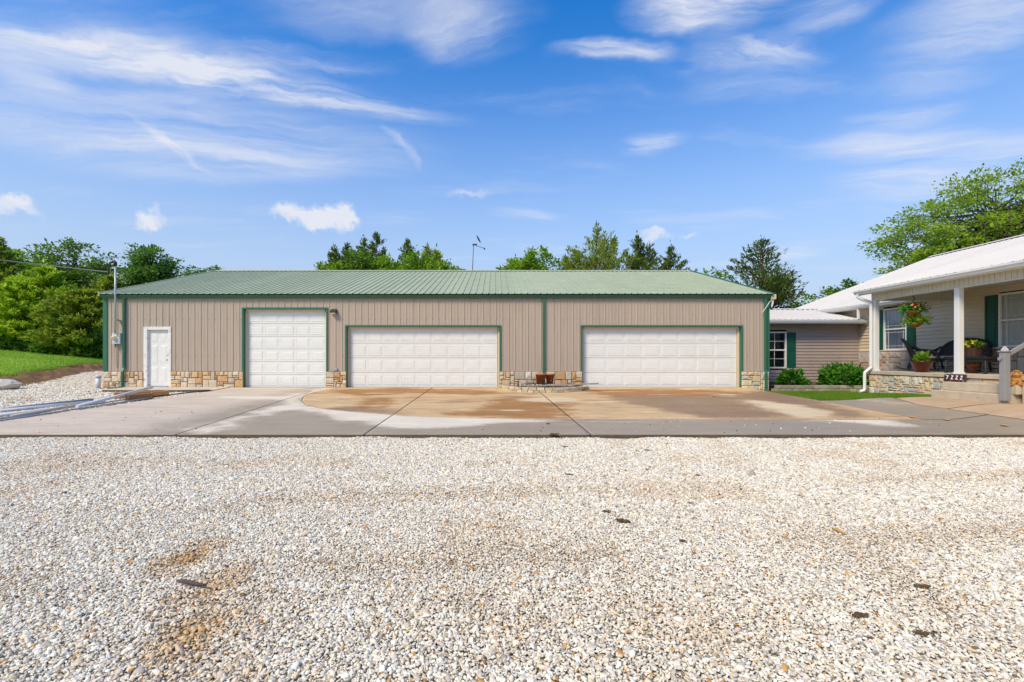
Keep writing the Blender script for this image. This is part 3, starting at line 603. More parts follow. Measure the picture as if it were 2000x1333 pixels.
def pebbles(name, x0f, x1f, y0, y1, sp, size, keep=None):
    ys = np.arange(y0, y1, sp*.9); pts = []
    for j, y in enumerate(ys):
        xs = np.arange(x0f(y), x1f(y), sp) + (j % 2)*sp/2; pts.append(np.stack([xs, np.full(len(xs), y)], -1))
    P = np.concatenate(pts); P += rng.normal(0, sp*.3, P.shape)
    if keep is not None: P = P[keep(P[:, 0], P[:, 1])]
    n = len(P); s = size*np.exp(rng.normal(0, .32, n)); d = np.zeros(n)
    for (c, a) in DIRT:
        r = np.hypot((P[:, 0]-c[0])/.17, (P[:, 1]-c[1])/.3); d = np.maximum(d, a*np.clip(1.35 - r, 0, 1)*(.15 + 1.5*fbm(P[:, 0]*7, P[:, 1]*7)))
    d = np.clip(np.maximum(d, .25*ss((fbm(P[:, 0]*.8+3, P[:, 1]*.8) - .58)/.15)), 0, 1)
    lane = np.minimum(np.abs(P[:, 0] - 1.9 - .22*P[:, 1]), np.abs(P[:, 0] - .35 - .22*P[:, 1])); lane = np.minimum(lane, np.minimum(np.abs(P[:, 1] - 3.3 - .12*P[:, 0]), np.abs(P[:, 1] - 4.9 - .12*P[:, 0])))
    lane = ss(1 - lane/.42)*ss((fbm(P[:, 0]*.6 + 8, P[:, 1]*.6) - .3)/.3); s = s*(1 - .16*lane); d = np.maximum(d, .2*lane)
    kp = rng.random(n) > .5*d; P, s, d = P[kp], s[kp], d[kp]; n = len(P)
    z = gravel_z(P[:, 0], P[:, 1]) - .012 + rng.uniform(0, .012, n) - .006*d
    c = pal[rng.choice(len(pal), n, p=palw)]*rng.uniform(.86, 1.03, (n, 1)); soil = np.array(rgb(222, 178, 104)[:3]); c = c*(1 - .8*d[:, None]) + soil*c*(.8*d[:, None])
    scl = np.stack([s*rng.uniform(.85, 1.25, n), s*rng.uniform(.8, 1.1, n), s*rng.uniform(.7, 1.1, n)], -1)
    rot = np.stack([rng.normal(0, .45, n), rng.normal(0, .45, n), rng.uniform(0, 6.28, n)], -1)
    return scatter(name, np.stack([P[:, 0], P[:, 1], z], -1), scl, rot, c, PEB, 10)
pebbles('gravel_stones', lambda y: -1.09*y - 2.1, lambda y: 1.16*y + 2.1, 1.1, 4.4, .0136, .0084)
pebbles('gravel_stones', lambda y: -1.09*y - 2.1, lambda y: 1.16*y + 2.1, 4.4, 8.17, .0165, .0105)
pebbles('gravel_stones', lambda y: -1.12*y - 1.0, lambda y: -9.3, 8.6, 24, .042, .022, keep=lambda x, y: (x < np.where(y > 15.6, -13.2, EL(y)) - .03) & (bank_d(x, y) < .1) & ~((x > -14.1) & (y > 16.55)))
print('ground done')

# ================================================================ building helpers
def stone_mesh(b, w, h, d, r_, org, ax, ay, an):
    """one rough stone: origin org (lower left at the wall face), ax along, ay up, an outwards"""
    e = min(w, h)*.5; c = min(.012, e*.3); P = []
    def q(x, y, z): return org + ax*x + ay*y + an*z
    j = lambda s: (r_.random()*2-1)*s
    ring = [(0, 0), (w/2, 0), (w, 0), (w, h/2), (w, h), (w/2, h), (0, h), (0, h/2)]
    jr = [(x + j(c*.5), y + j(c*.5)) for x, y in ring]
    for x, y in jr: P.append(q(x, y, -.02))
    dd = [d*(.75 + .3*r_.random()) for _ in range(8)]
    for (x, y), z in zip(jr, dd): P.append(q(x, y, z*.55))
    for (x, y), z in zip(jr, dd):
        P.append(q(w/2 + (x-w/2)*(1 - c*1.6/w), h/2 + (y-h/2)*(1 - c*1.6/h), z))
    P.append(q(w/2, h/2, d*(.95 + .3*r_.random())))
    F = []
    for k in range(8):
        m_ = (k+1) % 8; F += [(k, m_, 8+m_, 8+k), (8+k, 8+m_, 16+m_, 16+k), (16+k, 16+m_, 24)]
    b.add(P, F)
def ashlar(W, H, r_, unit=.075, maxw=5, maxh=4):
    nx, ny = max(1, round(W/unit)), max(1, round(H/unit)); ux, uy = W/nx, H/ny; occ = [[0]*nx for _ in range(ny)]; out = []
    for y in range(ny):
        for x in range(nx):
            if occ[y][x]: continue
            w = r_.choice([1, 2, 2, 3, 3, 4, maxw]); h = r_.choice([1, 2, 2, 2, 3, 3, maxh])
            if w == 1 and h == 1: w = 2
            k = 0
            while k < w and x+k < nx and not occ[y][x+k]: k += 1
            w = k; h = min(h, ny-y)
            if nx-(x+w) == 1 and not occ[y][x+w] : w += 1
            if ny-(y+h) == 1: h += 1
            for yy in range(y, y+h):
                for xx in range(x, x+w): occ[yy][xx] = 1
            out.append((x*ux, y*uy, w*ux, h*uy))
    return out
def stone_wall(parent, org, ax, an, W, H, m, seed, unit=.075, gap=.0075, d=.055, name='stone'):
    r_ = random.Random(seed); org, ax, an = Vector(org), Vector(ax), Vector(an); ay = Vector((0, 0, 1))
    for (x, y, w, h) in ashlar(W, H, r_, unit):
        b = MB(); stone_mesh(b, w-gap*2, h-gap*2, d*(.75+.5*r_.random()), r_, org + ax*(x+gap) + ay*(y+gap), ax, ay, an); b.build(name, m, parent)
def profile_panel(pts, zr):
    """corrugated sheet: pts = [(x, out)] along the wall, zr(x0,x1) = list of (z0,z1) for that strip; returns quads"""
    b = MB()
    for (x0, o0), (x1, o1) in zip(pts[:-1], pts[1:]):
        for z0, z1 in zr((x0+x1)/2): b.add([(x0, -o0, z0), (x1, -o1, z0), (x1, -o1, z1), (x0, -o0, z1)], [(0, 1, 2, 3)])
    return b

# ================================================================ garage
GX0, GX1, GY, GT = -13.92, 9.76, 16.70, 3.26
EAVE_Y, EAVE_Z, RIDGE_Y, RIDGE_Z, BACK_Y = 16.56, 3.33, 23.5, 5.41, 30.4
garage = thing('garage', 'long tan metal garage with green ribbed roof and three white overhead doors', 'garage', (-2.0, GY, 0))
OPEN = [(-12.50, -11.52, 0, 2.16), (-8.94, -5.99, 0, 2.79), (-5.27, .18, 0, 2.16), (3.12, 8.78, 0, 2.16)]
WZ = .575
MB().box(GX0+.05, GX1-.05, GY+.22, BACK_Y, -.2, GT, 0).build('hidden_box', M_DARK, garage)  # solid unseen box, added to block light inside the garage
def ranges(x):
    for a, b_, z0, z1 in OPEN:
        if a < x < b_: return [(z1, GT)]
    return [(WZ, GT)]
RIB = .2286
n_p = int(math.ceil((GX1-GX0)/(4*RIB)))
for k in range(n_p):
    xa, xb = GX0 + k*4*RIB, min(GX0 + (k+1)*4*RIB, GX1); pts = []
    for j in range(4):
        x = xa + j*RIB
        for dx, o in ((0, 0), (.014, .017), (.034, .017), (.048, 0), (.115, 0), (.121, .004), (.150, .004), (.156, 0)):
            if x+dx < xb: pts.append((x+dx, o))
    pts.append((xb, 0))
    ex = [e for a, b_, _, _ in OPEN for e in (a, b_) if xa < e < xb]
    for e in ex:
        i = next(i for i, p in enumerate(pts) if p[0] > e); p, q_ = pts[i-1], pts[i]
        pts.insert(i, (e, p[1] + (q_[1]-p[1])*(e-p[0])/max(q_[0]-p[0], 1e-6)))
    b = profile_panel(pts, ranges); b.v = [(x, GY + y, z) for x, y, z in b.v]; b.build('wall_panel', M_WALL, garage)
# side and rear walls (plain sheets)
MB().box(GX0, GX0+.04, GY+.03, BACK_Y, -.1, GT).box(GX1-.04, GX1, GY+.03, BACK_Y, -.1, GT).box(GX0+.04, GX1-.04, BACK_Y-.04, BACK_Y, -.1, GT).build('side_wall', M_WALL, garage)
for x in (GX0, GX1):     # gables
    MB().add([(x, EAVE_Y+.2, GT), (x, BACK_Y, GT), (x, RIDGE_Y, RIDGE_Z-.05), (x+.03, EAVE_Y+.2, GT), (x+.03, BACK_Y, GT), (x+.03, RIDGE_Y, RIDGE_Z-.05)], [(0, 2, 1), (3, 4, 5), (0, 1, 4, 3), (1, 2, 5, 4), (2, 0, 3, 5)]).build('gable', M_WALL, garage)
# screws: rows of dark fasteners
sb = MB()
for z in (1.12, 2.42):
    for k in range(int((GX1-GX0)/RIB)):
        x = GX0 + k*RIB + .075
        if ranges(x)[0][0] < z: sb.box(x-.008, x+.008, GY-.006, GY+.002, z-.008, z+.008)
o = sb.build('screw', M_CABLE, garage); o['kind'] = 'stuff'
# stone wainscot
mb = MB()
segs = [(GX0, -12.50), (-11.52, -8.94), (-5.99, -5.27), (.18, 3.12), (8.78, GX1)]
for i, (a, b_) in enumerate(segs):
    low = -.16 if i == 4 else -.1
    MB().box(a+.002, b_-.002, GY-.018, GY+.1, low, WZ-.004).build('mortar_bed', M_MORTAR, garage)
    stone_wall(garage, (a, GY-.018, low if i == 4 else -.02), (1, 0, 0), (0, -1, 0), b_-a, WZ - (low if i == 4 else -.02) - .01, M_STONE if i < 4 else M_STONEB, 40+i)
MB().box(GX0, GX0+.05, GY-.07, GY+.2, WZ-.006, WZ+.004).build('flashing', M_WALL, garage)
# roof panels with ribs
rx0, rx1 = -13.95, 9.80; slope = (RIDGE_Z-EAVE_Z)/(RIDGE_Y-EAVE_Y)
def roof_strip(xa, xb, y0, z0, y1, z1, flip):
    pts = []
    nr = max(1, round((xb-xa)/RIB))
    for j in range(nr):
        x = xa + j*RIB
        for dx, o in ((0, 0), (.014, .026), (.036, .026), (.05, 0)): pts.append((x+dx, o))
    pts.append((xb, 0)); V = []; F = []
    for x, o in pts: V += [(x, y0, z0+o), (x, y1, z1+o), (x, y0, z0+o-.006)]
    for i in range(len(pts)-1): F += [(3*i, 3*i+3, 3*i+4, 3*i+1), (3*i+2, 3*i+5, 3*i+3, 3*i)]
    return V, F
k = 0; x = rx0
while x < rx1 - .02:
    xb = min(x + 4*RIB, rx1)
    V, F = roof_strip(x, xb, EAVE_Y-.06, EAVE_Z - .06*slope, RIDGE_Y, RIDGE_Z, False); MB().add(V, F).build('roof_panel', M_ROOF, garage)
    V, F = roof_strip(x, xb, 2*RIDGE_Y-EAVE_Y, EAVE_Z, RIDGE_Y, RIDGE_Z, True); MB().add(V, F).build('roof_panel', M_ROOF, garage)
    x = xb
MB().add([(rx0, RIDGE_Y-.22, RIDGE_Z-.22*slope+.032), (rx1, RIDGE_Y-.22, RIDGE_Z-.22*slope+.032), (rx1, RIDGE_Y, RIDGE_Z+.05), (rx0, RIDGE_Y, RIDGE_Z+.05), (rx1, RIDGE_Y+.22, RIDGE_Z-.22*slope+.032), (rx0, RIDGE_Y+.22, RIDGE_Z-.22*slope+.032)],
         [(0, 1, 2, 3), (3, 2, 4, 5)]).build('ridge_cap', M_ROOF, garage)
for x in (rx0-.03, rx1-.02):
    MB().add([(x, EAVE_Y-.06, EAVE_Z-.10), (x+.05, EAVE_Y-.06, EAVE_Z-.10), (x+.05, RIDGE_Y, RIDGE_Z-.06), (x, RIDGE_Y, RIDGE_Z-.06), (x, EAVE_Y-.06, EAVE_Z+.02), (x+.05, EAVE_Y-.06, EAVE_Z+.02), (x+.05, RIDGE_Y, RIDGE_Z+.05), (x, RIDGE_Y, RIDGE_Z+.05)],
             [(0, 3, 2, 1), (4, 5, 6, 7), (0, 1, 5, 4), (1, 2, 6, 5), (2, 3, 7, 6), (3, 0, 4, 7)]).build('rake_trim', M_GREEN if x > 0 else M_ROOF, garage)
# gutter (K profile) and downspouts
prof = [(GY-.02, 3.17), (GY-.105, 3.17), (GY-.125, 3.225), (GY-.15, 3.25), (GY-.15, 3.285), (GY-.138, 3.285), (GY-.138, 3.255), (GY-.10, 3.19), (GY-.02, 3.19)]
gb = MB(); n = len(prof); V = [(xx, y, z) for xx in (rx0+.02, rx1-.01) for y, z in prof]
gb.add(V, [(i, (i+1) % n, n+(i+1) % n, n+i) for i in range(n)] + [tuple(range(n)), tuple(range(2*n-1, n-1, -1))]).build('gutter', M_GREEN, garage)
def downspout(x, z0, parent, m, Yw, kick, ztop, w=.085, dpt=.07, bump=.06):
    b = MB(); b.box(x-w/2, x+w/2, Yw-dpt-.01, Yw-.012, kick+.1, ztop, .008)
    for j in range(3): b.box(x-w/2+.012+j*.022, x-w/2+.024+j*.022, Yw-dpt-.014, Yw-dpt-.009, kick+.12, ztop-.02)
    y1 = Yw-dpt/2-.01; y2 = y1-bump
    b.xform(Matrix.Identity(4))
    e = MB(); e.tube([(x, y1, kick+.13), (x, y1, kick+.06), (x-.01, y2, kick-.06), (x-.015, y2, kick-.14), (x-.02, y2, z0+.11), (x-.02, y2-.05, z0+.05), (x-.02, y2-.12, z0+.03)], [w*.56]*7, 4)
    o_ = b.build('downspout', m, parent); e.build('downspout_elbow', m, o_)
downspout(-13.16, -.04, garage, M_GREEN, GY-.02, .62, 3.18)
MB().box(1.705, 1.79, GY-.09, GY-.026, .02, 3.18, .008).build('downspout', M_GREEN, garage)
downspout(9.62, -.17, garage, M_GREEN, GY-.02, .55, 3.18)
MB().box(GX0-.02, GX0+.13, GY-.035, GY+.1, WZ, 3.2, .004).build('corner_trim', M_GREEN, garage)
MB().box(GX1-.13+.03, GX1+.03, GY-.032, GY+.1, WZ, 3.2, .004).build('corner_trim', M_GREEN, garage)
MB().box(GX0, GX1, GY-.012, GY+.02, WZ-.012, WZ+.012).build('base_trim', M_WALL, garage) if False else None

def overhead_door(a, b_, top, rows, cols, label, lift=.0, margin=.0):
    d = link('overhead_door', bpy.data.meshes.new('overhead_door'), garage); d['label'] = label
    jw = .055; yd = GY + .15; x0, x1 = a+jw, b_-jw; z1 = top-jw
    base = MB(); hh = z1/rows
    for r in range(rows):      # one slab per section, a shadow gap between
        base.box(x0+.03, x1-.03, yd, yd+.05, r*hh+.004+.0, (r+1)*hh-.004, .004)
    me = bpy.data.meshes.new('overhead_door'); org = ORG[garage.name]
    me.from_pydata([(v[0]-org.x, v[1]-org.y, v[2]-org.z) for v in base.v], [], base.f); me.materials.append(M_WHITE); d.data = me
    W = (x1-x0-.06-2*margin)/cols
    for r in range(rows):
        for c in range(cols):
            cx0 = x0+.03+margin + c*W + W*.08; cx1 = x0+.03+margin + (c+1)*W - W*.08; cz0 = r*hh + hh*.17; cz1 = (r+1)*hh - hh*.17
            p = MB(); s_ = .03; f = yd-.010        # a moulded panel: raised rim, sunk groove, raised field
            P = []
            for ins, y in ((0, yd), (.008, f), (.02, f), (.032, yd-.002), (.055, f+.001)):
                P += [(cx0+ins, y, cz0+ins), (cx1-ins, y, cz0+ins), (cx1-ins, y, cz1-ins), (cx0+ins, y, cz1-ins)]
            F = [(4*i+j, 4*i+(j+1) % 4, 4*i+4+(j+1) % 4, 4*i+4+j) for i in range(4) for j in range(4)] + [(16, 17, 18, 19)]
            p.add(P, F).build('panel', M_PANEL, d)
    # frame: green trim outside, cream jambs inside
    t = MB(); y0, y1 = GY-.04, GY+.0; tw = .055
    t.box(a-tw, a+.004, y0, GY+.14, -.02, top+tw); t.box(b_-.004, b_+tw, y0, GY+.14, -.02, top+tw); t.box(a+.004, b_-.004, y0, GY+.02, top-.004, top+tw)
    t.build('door_trim', M_GREEN, garage)
    j = MB(); j.box(a+.006, a+jw+.02, GY+.10, GY+.22, -.02, top-.01); j.box(b_-jw-.02, b_-.006, GY+.10, GY+.22, -.02, top-.01); j.box(a+jw+.02, b_-jw-.02, GY+.03, GY+.22, top-jw-.01, top-.008)
    j.build('door_jamb', M_CREAM, garage)
    MB().box(x0+.03, x1-.03, yd-.004, yd+.03, -.012, .003).build('weather_seal', M_CREAM, garage)
overhead_door(-8.94, -5.99, 2.79, 6, 5, 'tall single white overhead door beside the walk door')
overhead_door(-5.27, .18, 2.16, 4, 9, 'wide white overhead door left of the stone planting ring')
overhead_door(3.12, 8.78, 2.16, 4, 8, 'wide white overhead door right of the stone planting ring', margin=.16)
# walk door
wd = MB().box(-12.37, -11.62, GY+.06, GY+.1, .05, 2.05, .004).build('walk_door', M_WHITE, garage); wd['label'] = 'white six-panel walk door with worn frame'
for (xa, xb) in ((-12.27, -12.05), (-11.94, -11.72)):
    for (za, zb) in ((.2, .72), (.86, 1.5), (1.64, 1.92)):
        P = []
        for ins, y in ((0, GY+.06), (.012, GY+.052), (.03, GY+.056), (.05, GY+.05)):
            P += [(xa+ins, y, za+ins), (xb-ins, y, za+ins), (xb-ins, y, zb-ins), (xa+ins, y, zb-ins)]
        MB().add(P, [(4*i+j, 4*i+(j+1) % 4, 4*i+4+(j+1) % 4, 4*i+4+j) for i in range(3) for j in range(4)] + [(12, 13, 14, 15)]).build('panel', M_PANEL, wd)
MB().ball((-11.68, GY+.01, .98), .032).tube([(-11.68, GY+.06, .98), (-11.68, GY+.01, .98)], .014).build('door_knob', M_ZINC, wd, True)
MB().tube([(-11.68, GY+.06, 1.14), (-11.68, GY+.035, 1.14)], .026, 12).build('dead_bolt', M_ZINC, wd, True)
MB().box(-12.50, -12.37, GY-.03, GY+.12, 0, 2.16, .004).box(-11.62, -11.52, GY-.03, GY+.12, 0, 2.16, .004).box(-12.37, -11.62, GY-.028, GY+.12, 2.05, 2.158, .004).build('door_frame', M_PEEL, garage)
MB().box(-12.37, -11.62, GY-.06, GY+.1, .012, .05).build('threshold', M_ZINC, garage)

# ---- things fixed on the garage
em = thing('electric_meter', 'grey electric meter box and conduit mast on the garage left corner', 'electric meter', (-13.38, GY, 1.5))
MB().box(-13.53, -13.24, GY-.15, GY-.005, 1.54, 1.93, .01).build('meter_box', M_BOXG, em)
MB().lathe([(.0, .09), (.05, .088), (.072, .06), (.078, 0), (.095, -.005), (.095, -.02)]).xform(Matrix.Translation((-13.43, GY-.165, 1.76)) @ Matrix.Rotation(R(90), 4, 'X')).build('meter_dial', M_GLASSY, em, True)
MB().box(-13.46, -13.40, GY-.258, GY-.25, 1.765, 1.785).build('name_plate', M_CABLE, em)
MB().tube([(-13.36, GY-.085, 1.93), (-13.36, GY-.085, 3.1), (-13.36, GY-.20, 3.14), (-13.36, GY-.20, 4.30)] if False else [(-13.355, GY-.20, 1.9), (-13.355, GY-.20, 4.32)], .032, 10).build('conduit', M_ZINC, em, True)
MB().box(-13.40, -13.31, GY-.24, GY-.01, 2.37, 2.40).build('strap', M_ZINC, em)
MB().tube([(-13.355, GY-.20, 4.28), (-13.355, GY-.20, 4.40), (-13.40, GY-.20, 4.45), (-13.47, GY-.20, 4.42)], [.05, .055, .052, .04], 10).build('weatherhead', M_BLACK, em, True)
MB().tube([(-13.44, GY-.1, 1.54), (-13.44, GY-.1, 1.42)], .025, 8).tube([(-13.44, GY-.05, 1.42), (-13.44, GY-.03, .7)], .006, 6).build('ground_wire', M_CABLE, em)
def sag(a, b_, n=24, s=.4): a, b_ = Vector(a), Vector(b_); return [a.lerp(b_, i/n) - Vector((0, 0, s*4*(i/n)*(1-i/n))) for i in range(n+1)]
pc = thing('power_cable', 'grey service cable running left from the conduit mast', 'cable', (-13.5, GY-.2, 4.1))
MB().tube(sag((-13.62, GY-.2, 4.07), (-46, 20, 8.9), 30, .25), .018, 6).build('strand', M_CABLE, pc)
MB().tube(sag((-13.40, GY-.21, 4.06), (-46, 20.05, 8.95), 30, .3), .012, 6).build('strand', M_CABLE, pc)
MB().tube([(-13.47, GY-.2, 4.42), (-13.56, GY-.22, 4.30), (-13.60, GY-.22, 4.16), (-13.52, GY-.2, 4.05), (-13.40, GY-.2, 4.0)], .014, 6).build('drip_loop', M_BLACK, pc)
MB().box(-13.63, -13.57, GY-.23, GY-.17, 4.1, 4.26).build('clamp', M_BLACK, pc)
wl = thing('wall_lamp', 'small bronze floodlight on the wall between the doors', 'lamp', (-5.70, GY, 2.68))
MB().box(-5.80, -5.62, GY-.10, GY-.01, 2.70, 2.78, .01).add([(-5.81, GY-.19, 2.70), (-5.61, GY-.19, 2.70), (-5.61, GY-.02, 2.79), (-5.81, GY-.02, 2.79), (-5.81, GY-.19, 2.66), (-5.61, GY-.19, 2.66), (-5.61, GY-.02, 2.6), (-5.81, GY-.02, 2.6)], [(0, 1, 2, 3), (0, 4, 5, 1), (1, 5, 6, 2), (0, 3, 7, 4)]).build('housing', M_BROWNL, wl)
MB().box(-5.79, -5.63, GY-.17, GY-.02, 2.60, 2.66, .015).build('lens', M_LENS, wl)
ob = thing('outlet_box', 'pale blue outlet box just above the stone between doors', 'outlet', (-5.65, GY, .64))
MB().box(-5.71, -5.59, GY-.06, GY-.006, .60, .68, .008).build('box', M_BLUEB, ob); MB().box(-5.70, -5.60, GY-.066, GY-.06, .61, .672).build('cover', M_BLUEB, ob)
cl = thing('eave_lamp', 'cream box lamp with dangling cable at the garage right eave', 'lamp', (9.86, GY-.1, 3.2))
MB().box(9.79, 9.95, GY-.16, GY-.02, 3.12, 3.30, .006).build('housing', M_CREAMB, cl)
MB().tube([(9.87, GY-.09, 3.12), (9.85, GY-.11, 3.0), (9.78, GY-.16, 2.82)], [.03, .035, .02], 8).build('lamp_arm', M_BOXG, cl)
MB().tube([(9.86, GY-.12, 3.12), (9.72, GY-.13, 3.02), (9.60, GY-.12, 2.82), (9.5, GY-.07, 2.66)], .012, 6).build('cable', M_TRIMW, cl)
MB().ball((9.77, GY-.16, 2.80), .045).build('sensor', M_BLACK, cl, True)
sd_ = thing('satellite_dish', 'small satellite dish on a thin mast above the garage roof', 'satellite dish', (-1.1, RIDGE_Y, RIDGE_Z))
MB().tube([(-1.12, RIDGE_Y+.1, RIDGE_Z-.1), (-1.06, RIDGE_Y+.1, 6.75)], .02, 8).build('mast', M_CABLE, sd_, True)
dm = Matrix.Translation((-.80, RIDGE_Y-.05, 7.0)) @ Matrix.Rotation(R(74), 4, 'Z') @ Matrix.Rotation(R(66), 4, 'X')
MB().lathe([(.0, -.04), (.08, -.034), (.15, -.02), (.205, 0), (.212, .004), (.205, .006), (.15, -.014), (.0, -.034)], n=24).xform(dm).build('dish', M_CABLE, sd_, True)
MB().box(-1.12, -.88, RIDGE_Y+.04, RIDGE_Y+.14, 6.72, 6.80, .02).build('bracket', M_CABLE, sd_)
MB().tube([(-.95, RIDGE_Y+.05, 6.70), (-.50, RIDGE_Y-.08, 6.53)], .014, 6).box(-.55, -.47, RIDGE_Y-.12, RIDGE_Y-.04, 6.47, 6.55, .015).build('feed_arm', M_BROWNL, sd_)

# ================================================================ siding helper
def lap_siding(parent, m, org, ax, an, W, z0, z1, holes, ex=.127, t=.026):
    """one board object per run of siding; holes = [(a,b,z0,z1)] along ax"""
    org, ax, an = Vector(org), Vector(ax), Vector(an); z = z0
    while z < z1 - .02:
        zt = min(z + ex, z1); cuts = [(0, W)]
        for a, b_, h0, h1 in holes:
            if h0 < zt - .03 and h1 > z + .03:
                nc = []
                for s, e in cuts:
                    if b_ <= s or a >= e: nc.append((s, e)); continue
                    if a > s: nc.append((s, a))
                    if b_ < e: nc.append((b_, e))
                cuts = nc
        for s, e in cuts:
            if e - s < .02: continue
            P = []
            for x in (s, e):
                for zz, o in ((z-.004, 0), (z-.002, t), (z+.07, t*.62), (z+.075, t*.35), (zt, t*.1)):
                    p = org + ax*x + an*o; P.append((p.x, p.y, zz))
            MB().add(P, [(i, i+1, 6+i, 5+i) for i in range(4)]).build('siding_board', m, parent)
        z += ex
def window(parent, org, ax, an, w, z0, z1, style, curtain, label=None, fw=.06):
    """sash window in the plane (ax,z) facing an"""
    org, ax, an = Vector(org), Vector(ax), Vector(an)
    def bx(b, a0, a1, c0, c1, d0, d1):
        P = []
        for d in (d0, d1):
            for a, c in ((a0, c0), (a1, c0), (a1, c1), (a0, c1)):
                p = org + ax*a + an*d; P.append((p.x, p.y, c))
        return b.add(P, [(0, 3, 2, 1), (4, 5, 6, 7), (0, 1, 5, 4), (1, 2, 6, 5), (2, 3, 7, 6), (3, 0, 4, 7)])
    f = MB(); bx(f, 0, fw, z0, z1, -.06, .035); bx(f, w-fw, w, z0, z1, -.06, .035); bx(f, fw, w-fw, z0, z0+fw, -.06, .04); bx(f, fw, w-fw, z1-fw, z1, -.06, .034)
    o = f.build('window', M_TRIMW, parent)
    if label: o['label'] = label
    zm = (z0+z1)/2; s = MB(); bx(s, fw, w-fw, zm-.025, zm+.025, -.03, .02); s.build('meeting_rail', M_TRIMW, o)
    for (a, b_, off) in ((z0+fw, zm-.025, -.022), (zm+.025, z1-fw, -.006)):
        p = MB(); P = [org + ax*x + an*off for x in (fw, w-fw, w-fw, fw)]
        p.add([(P[0].x, P[0].y, a), (P[1].x, P[1].y, a), (P[2].x, P[2].y, b_), (P[3].x, P[3].y, b_)], [(0, 1, 2, 3)]).build('pane', M_GLASS, o)
        g = MB(); mw = .009; d0, d1 = off+.003, off+.012
        if style == 'grid':
            bx(g, w/2-mw, w/2+mw, a, b_, d0, d1); bx(g, fw, w-fw, (a+b_)/2-mw, (a+b_)/2+mw, d0, d1+.001)
        else:
            for x in (fw+.13, w-fw-.13): bx(g, x-mw*.7, x+mw*.7, a, b_, d0, d1)
            for z in (a+.1, b_-.1): bx(g, fw, w-fw, z-mw*.7, z+mw*.7, d0, d1+.001)
        g.build('muntin', M_TRIMW, o)
    bk = MB(); bx(bk, .01, w-.01, z0+.01, z1-.01, -.12, -.105); bk.build('room_behind', M_DARK, o)
    if curtain:
        for (u0, u1) in ((.0, .49), (.51, 1.0)) if curtain == 2 else ((.2, .99),):
            def fn(i, j): 
                q = u0 + (u1-u0)*i; p = org + ax*(fw + (w-2*fw)*q) + an*(-.062 + .014*math.sin(i*34 + j*1.5)); return (p.x, p.y, z0+fw + (z1-z0-2*fw)*j)
            MB().grid(fn, 40, 4).build('curtain', M_CURT, o, True)
    return o
def shutter(parent, org, ax, an, w, z0, z1):
    org, ax, an = Vector(org), Vector(ax), Vector(an)
    def bx(b, a0, a1, c0, c1, d0, d1):
        P = []
        for d in (d0, d1):
            for a, c in ((a0, c0), (a1, c0), (a1, c1), (a0, c1)):
                p = org + ax*a + an*d; P.append((p.x, p.y, c))
        return b.add(P, [(0, 3, 2, 1), (4, 5, 6, 7), (0, 1, 5, 4), (1, 2, 6, 5), (2, 3, 7, 6), (3, 0, 4, 7)])
    b = MB(); bx(b, 0, w, z0, z1, .015, .03); o = b.build('shutter', M_SHUT, parent); zm = (z0+z1)/2
    r = MB(); s = .045
    bx(r, 0, s, z0, z1, .03, .045); bx(r, w-s, w, z0, z1, .03, .045)
    for a, c in ((z0, z0+s*1.2), (zm-s*.6, zm+s*.6), (z1-s*1.2, z1)): bx(r, s, w-s, a, c, .03, .044)
    r.build('shutter_frame', M_SHUT, o)
    for a, c in ((z0+s*1.2+.03, zm-s*.6-.03), (zm+s*.6+.03, z1-s*1.2-.03)):
        q = MB(); bx(q, s+.025, w-s-.025, a, c, .03, .038); q.build('raised_panel', M_SHUT, o)
    return o

# ================================================================ link building between garage and house
BY, BX0, BX1 = 19.25, 9.80, 14.98
linkb = thing('link_building', 'low taupe-sided link building between the garage and house', 'building', (12.4, BY, 0))
MB().box(BX0, BX1-.02, BY+.12, 24.0, -.15, 2.55).build('hidden_box', M_DARK, linkb)
WIN = (1.23, 2.18, .62, 2.13)
lap_siding(linkb, M_SIDE, (BX0, BY, 0), (1, 0, 0), (0, -1, 0), BX1-BX0, -.08, 2.5, [WIN])
window(linkb, (BX0+WIN[0], BY, 0), (1, 0, 0), (0, -1, 0), WIN[1]-WIN[0], WIN[2], WIN[3], 'grid', 0)
shutter(linkb, (BX0+WIN[1]+.01, BY, 0), (1, 0, 0), (0, -1, 0), .36, WIN[2]+.05, WIN[3]-.03)
MB().box(BX1-.05, BX1+.01, BY-.035, BY-.002, -.05, 2.5).build('corner_post', M_SIDE, linkb)
LE_Y, LE_Z, LR_Y, LR_Z = 18.8, 2.58, 21.6, 3.28; ls = (LR_Z-LE_Z)/(LR_Y-LE_Y)
x = BX0+.02
while x < 14.95:
    xb = min(x+.914, 14.95); V, F = roof_strip(x, xb, LE_Y, LE_Z, LR_Y, LR_Z, False); MB().add(V, F).build('roof_panel', M_ROOFW, linkb)
    V, F = roof_strip(x, xb, 2*LR_Y-LE_Y, LE_Z, LR_Y, LR_Z, True); MB().add(V, F).build('roof_panel', M_ROOFW, linkb); x = xb
rc = MB(); rc.add([(BX0+.02, LR_Y-.16, LR_Z-.16*ls+.035), (14.95, LR_Y-.16, LR_Z-.16*ls+.035), (14.95, LR_Y, LR_Z+.05), (BX0+.02, LR_Y, LR_Z+.05)], [(0, 1, 2, 3)]).build('ridge_cap', M_ROOFW, linkb)
MB().box(BX0+.02, 14.9, LE_Y+.05, BY-.02, 2.44, 2.47).build('soffit', M_SOFFIT, linkb)
MB().box(BX0+.02, 14.9, LE_Y+.03, LE_Y+.05, 2.43, 2.57).build('fascia', M_TRIMW, linkb)
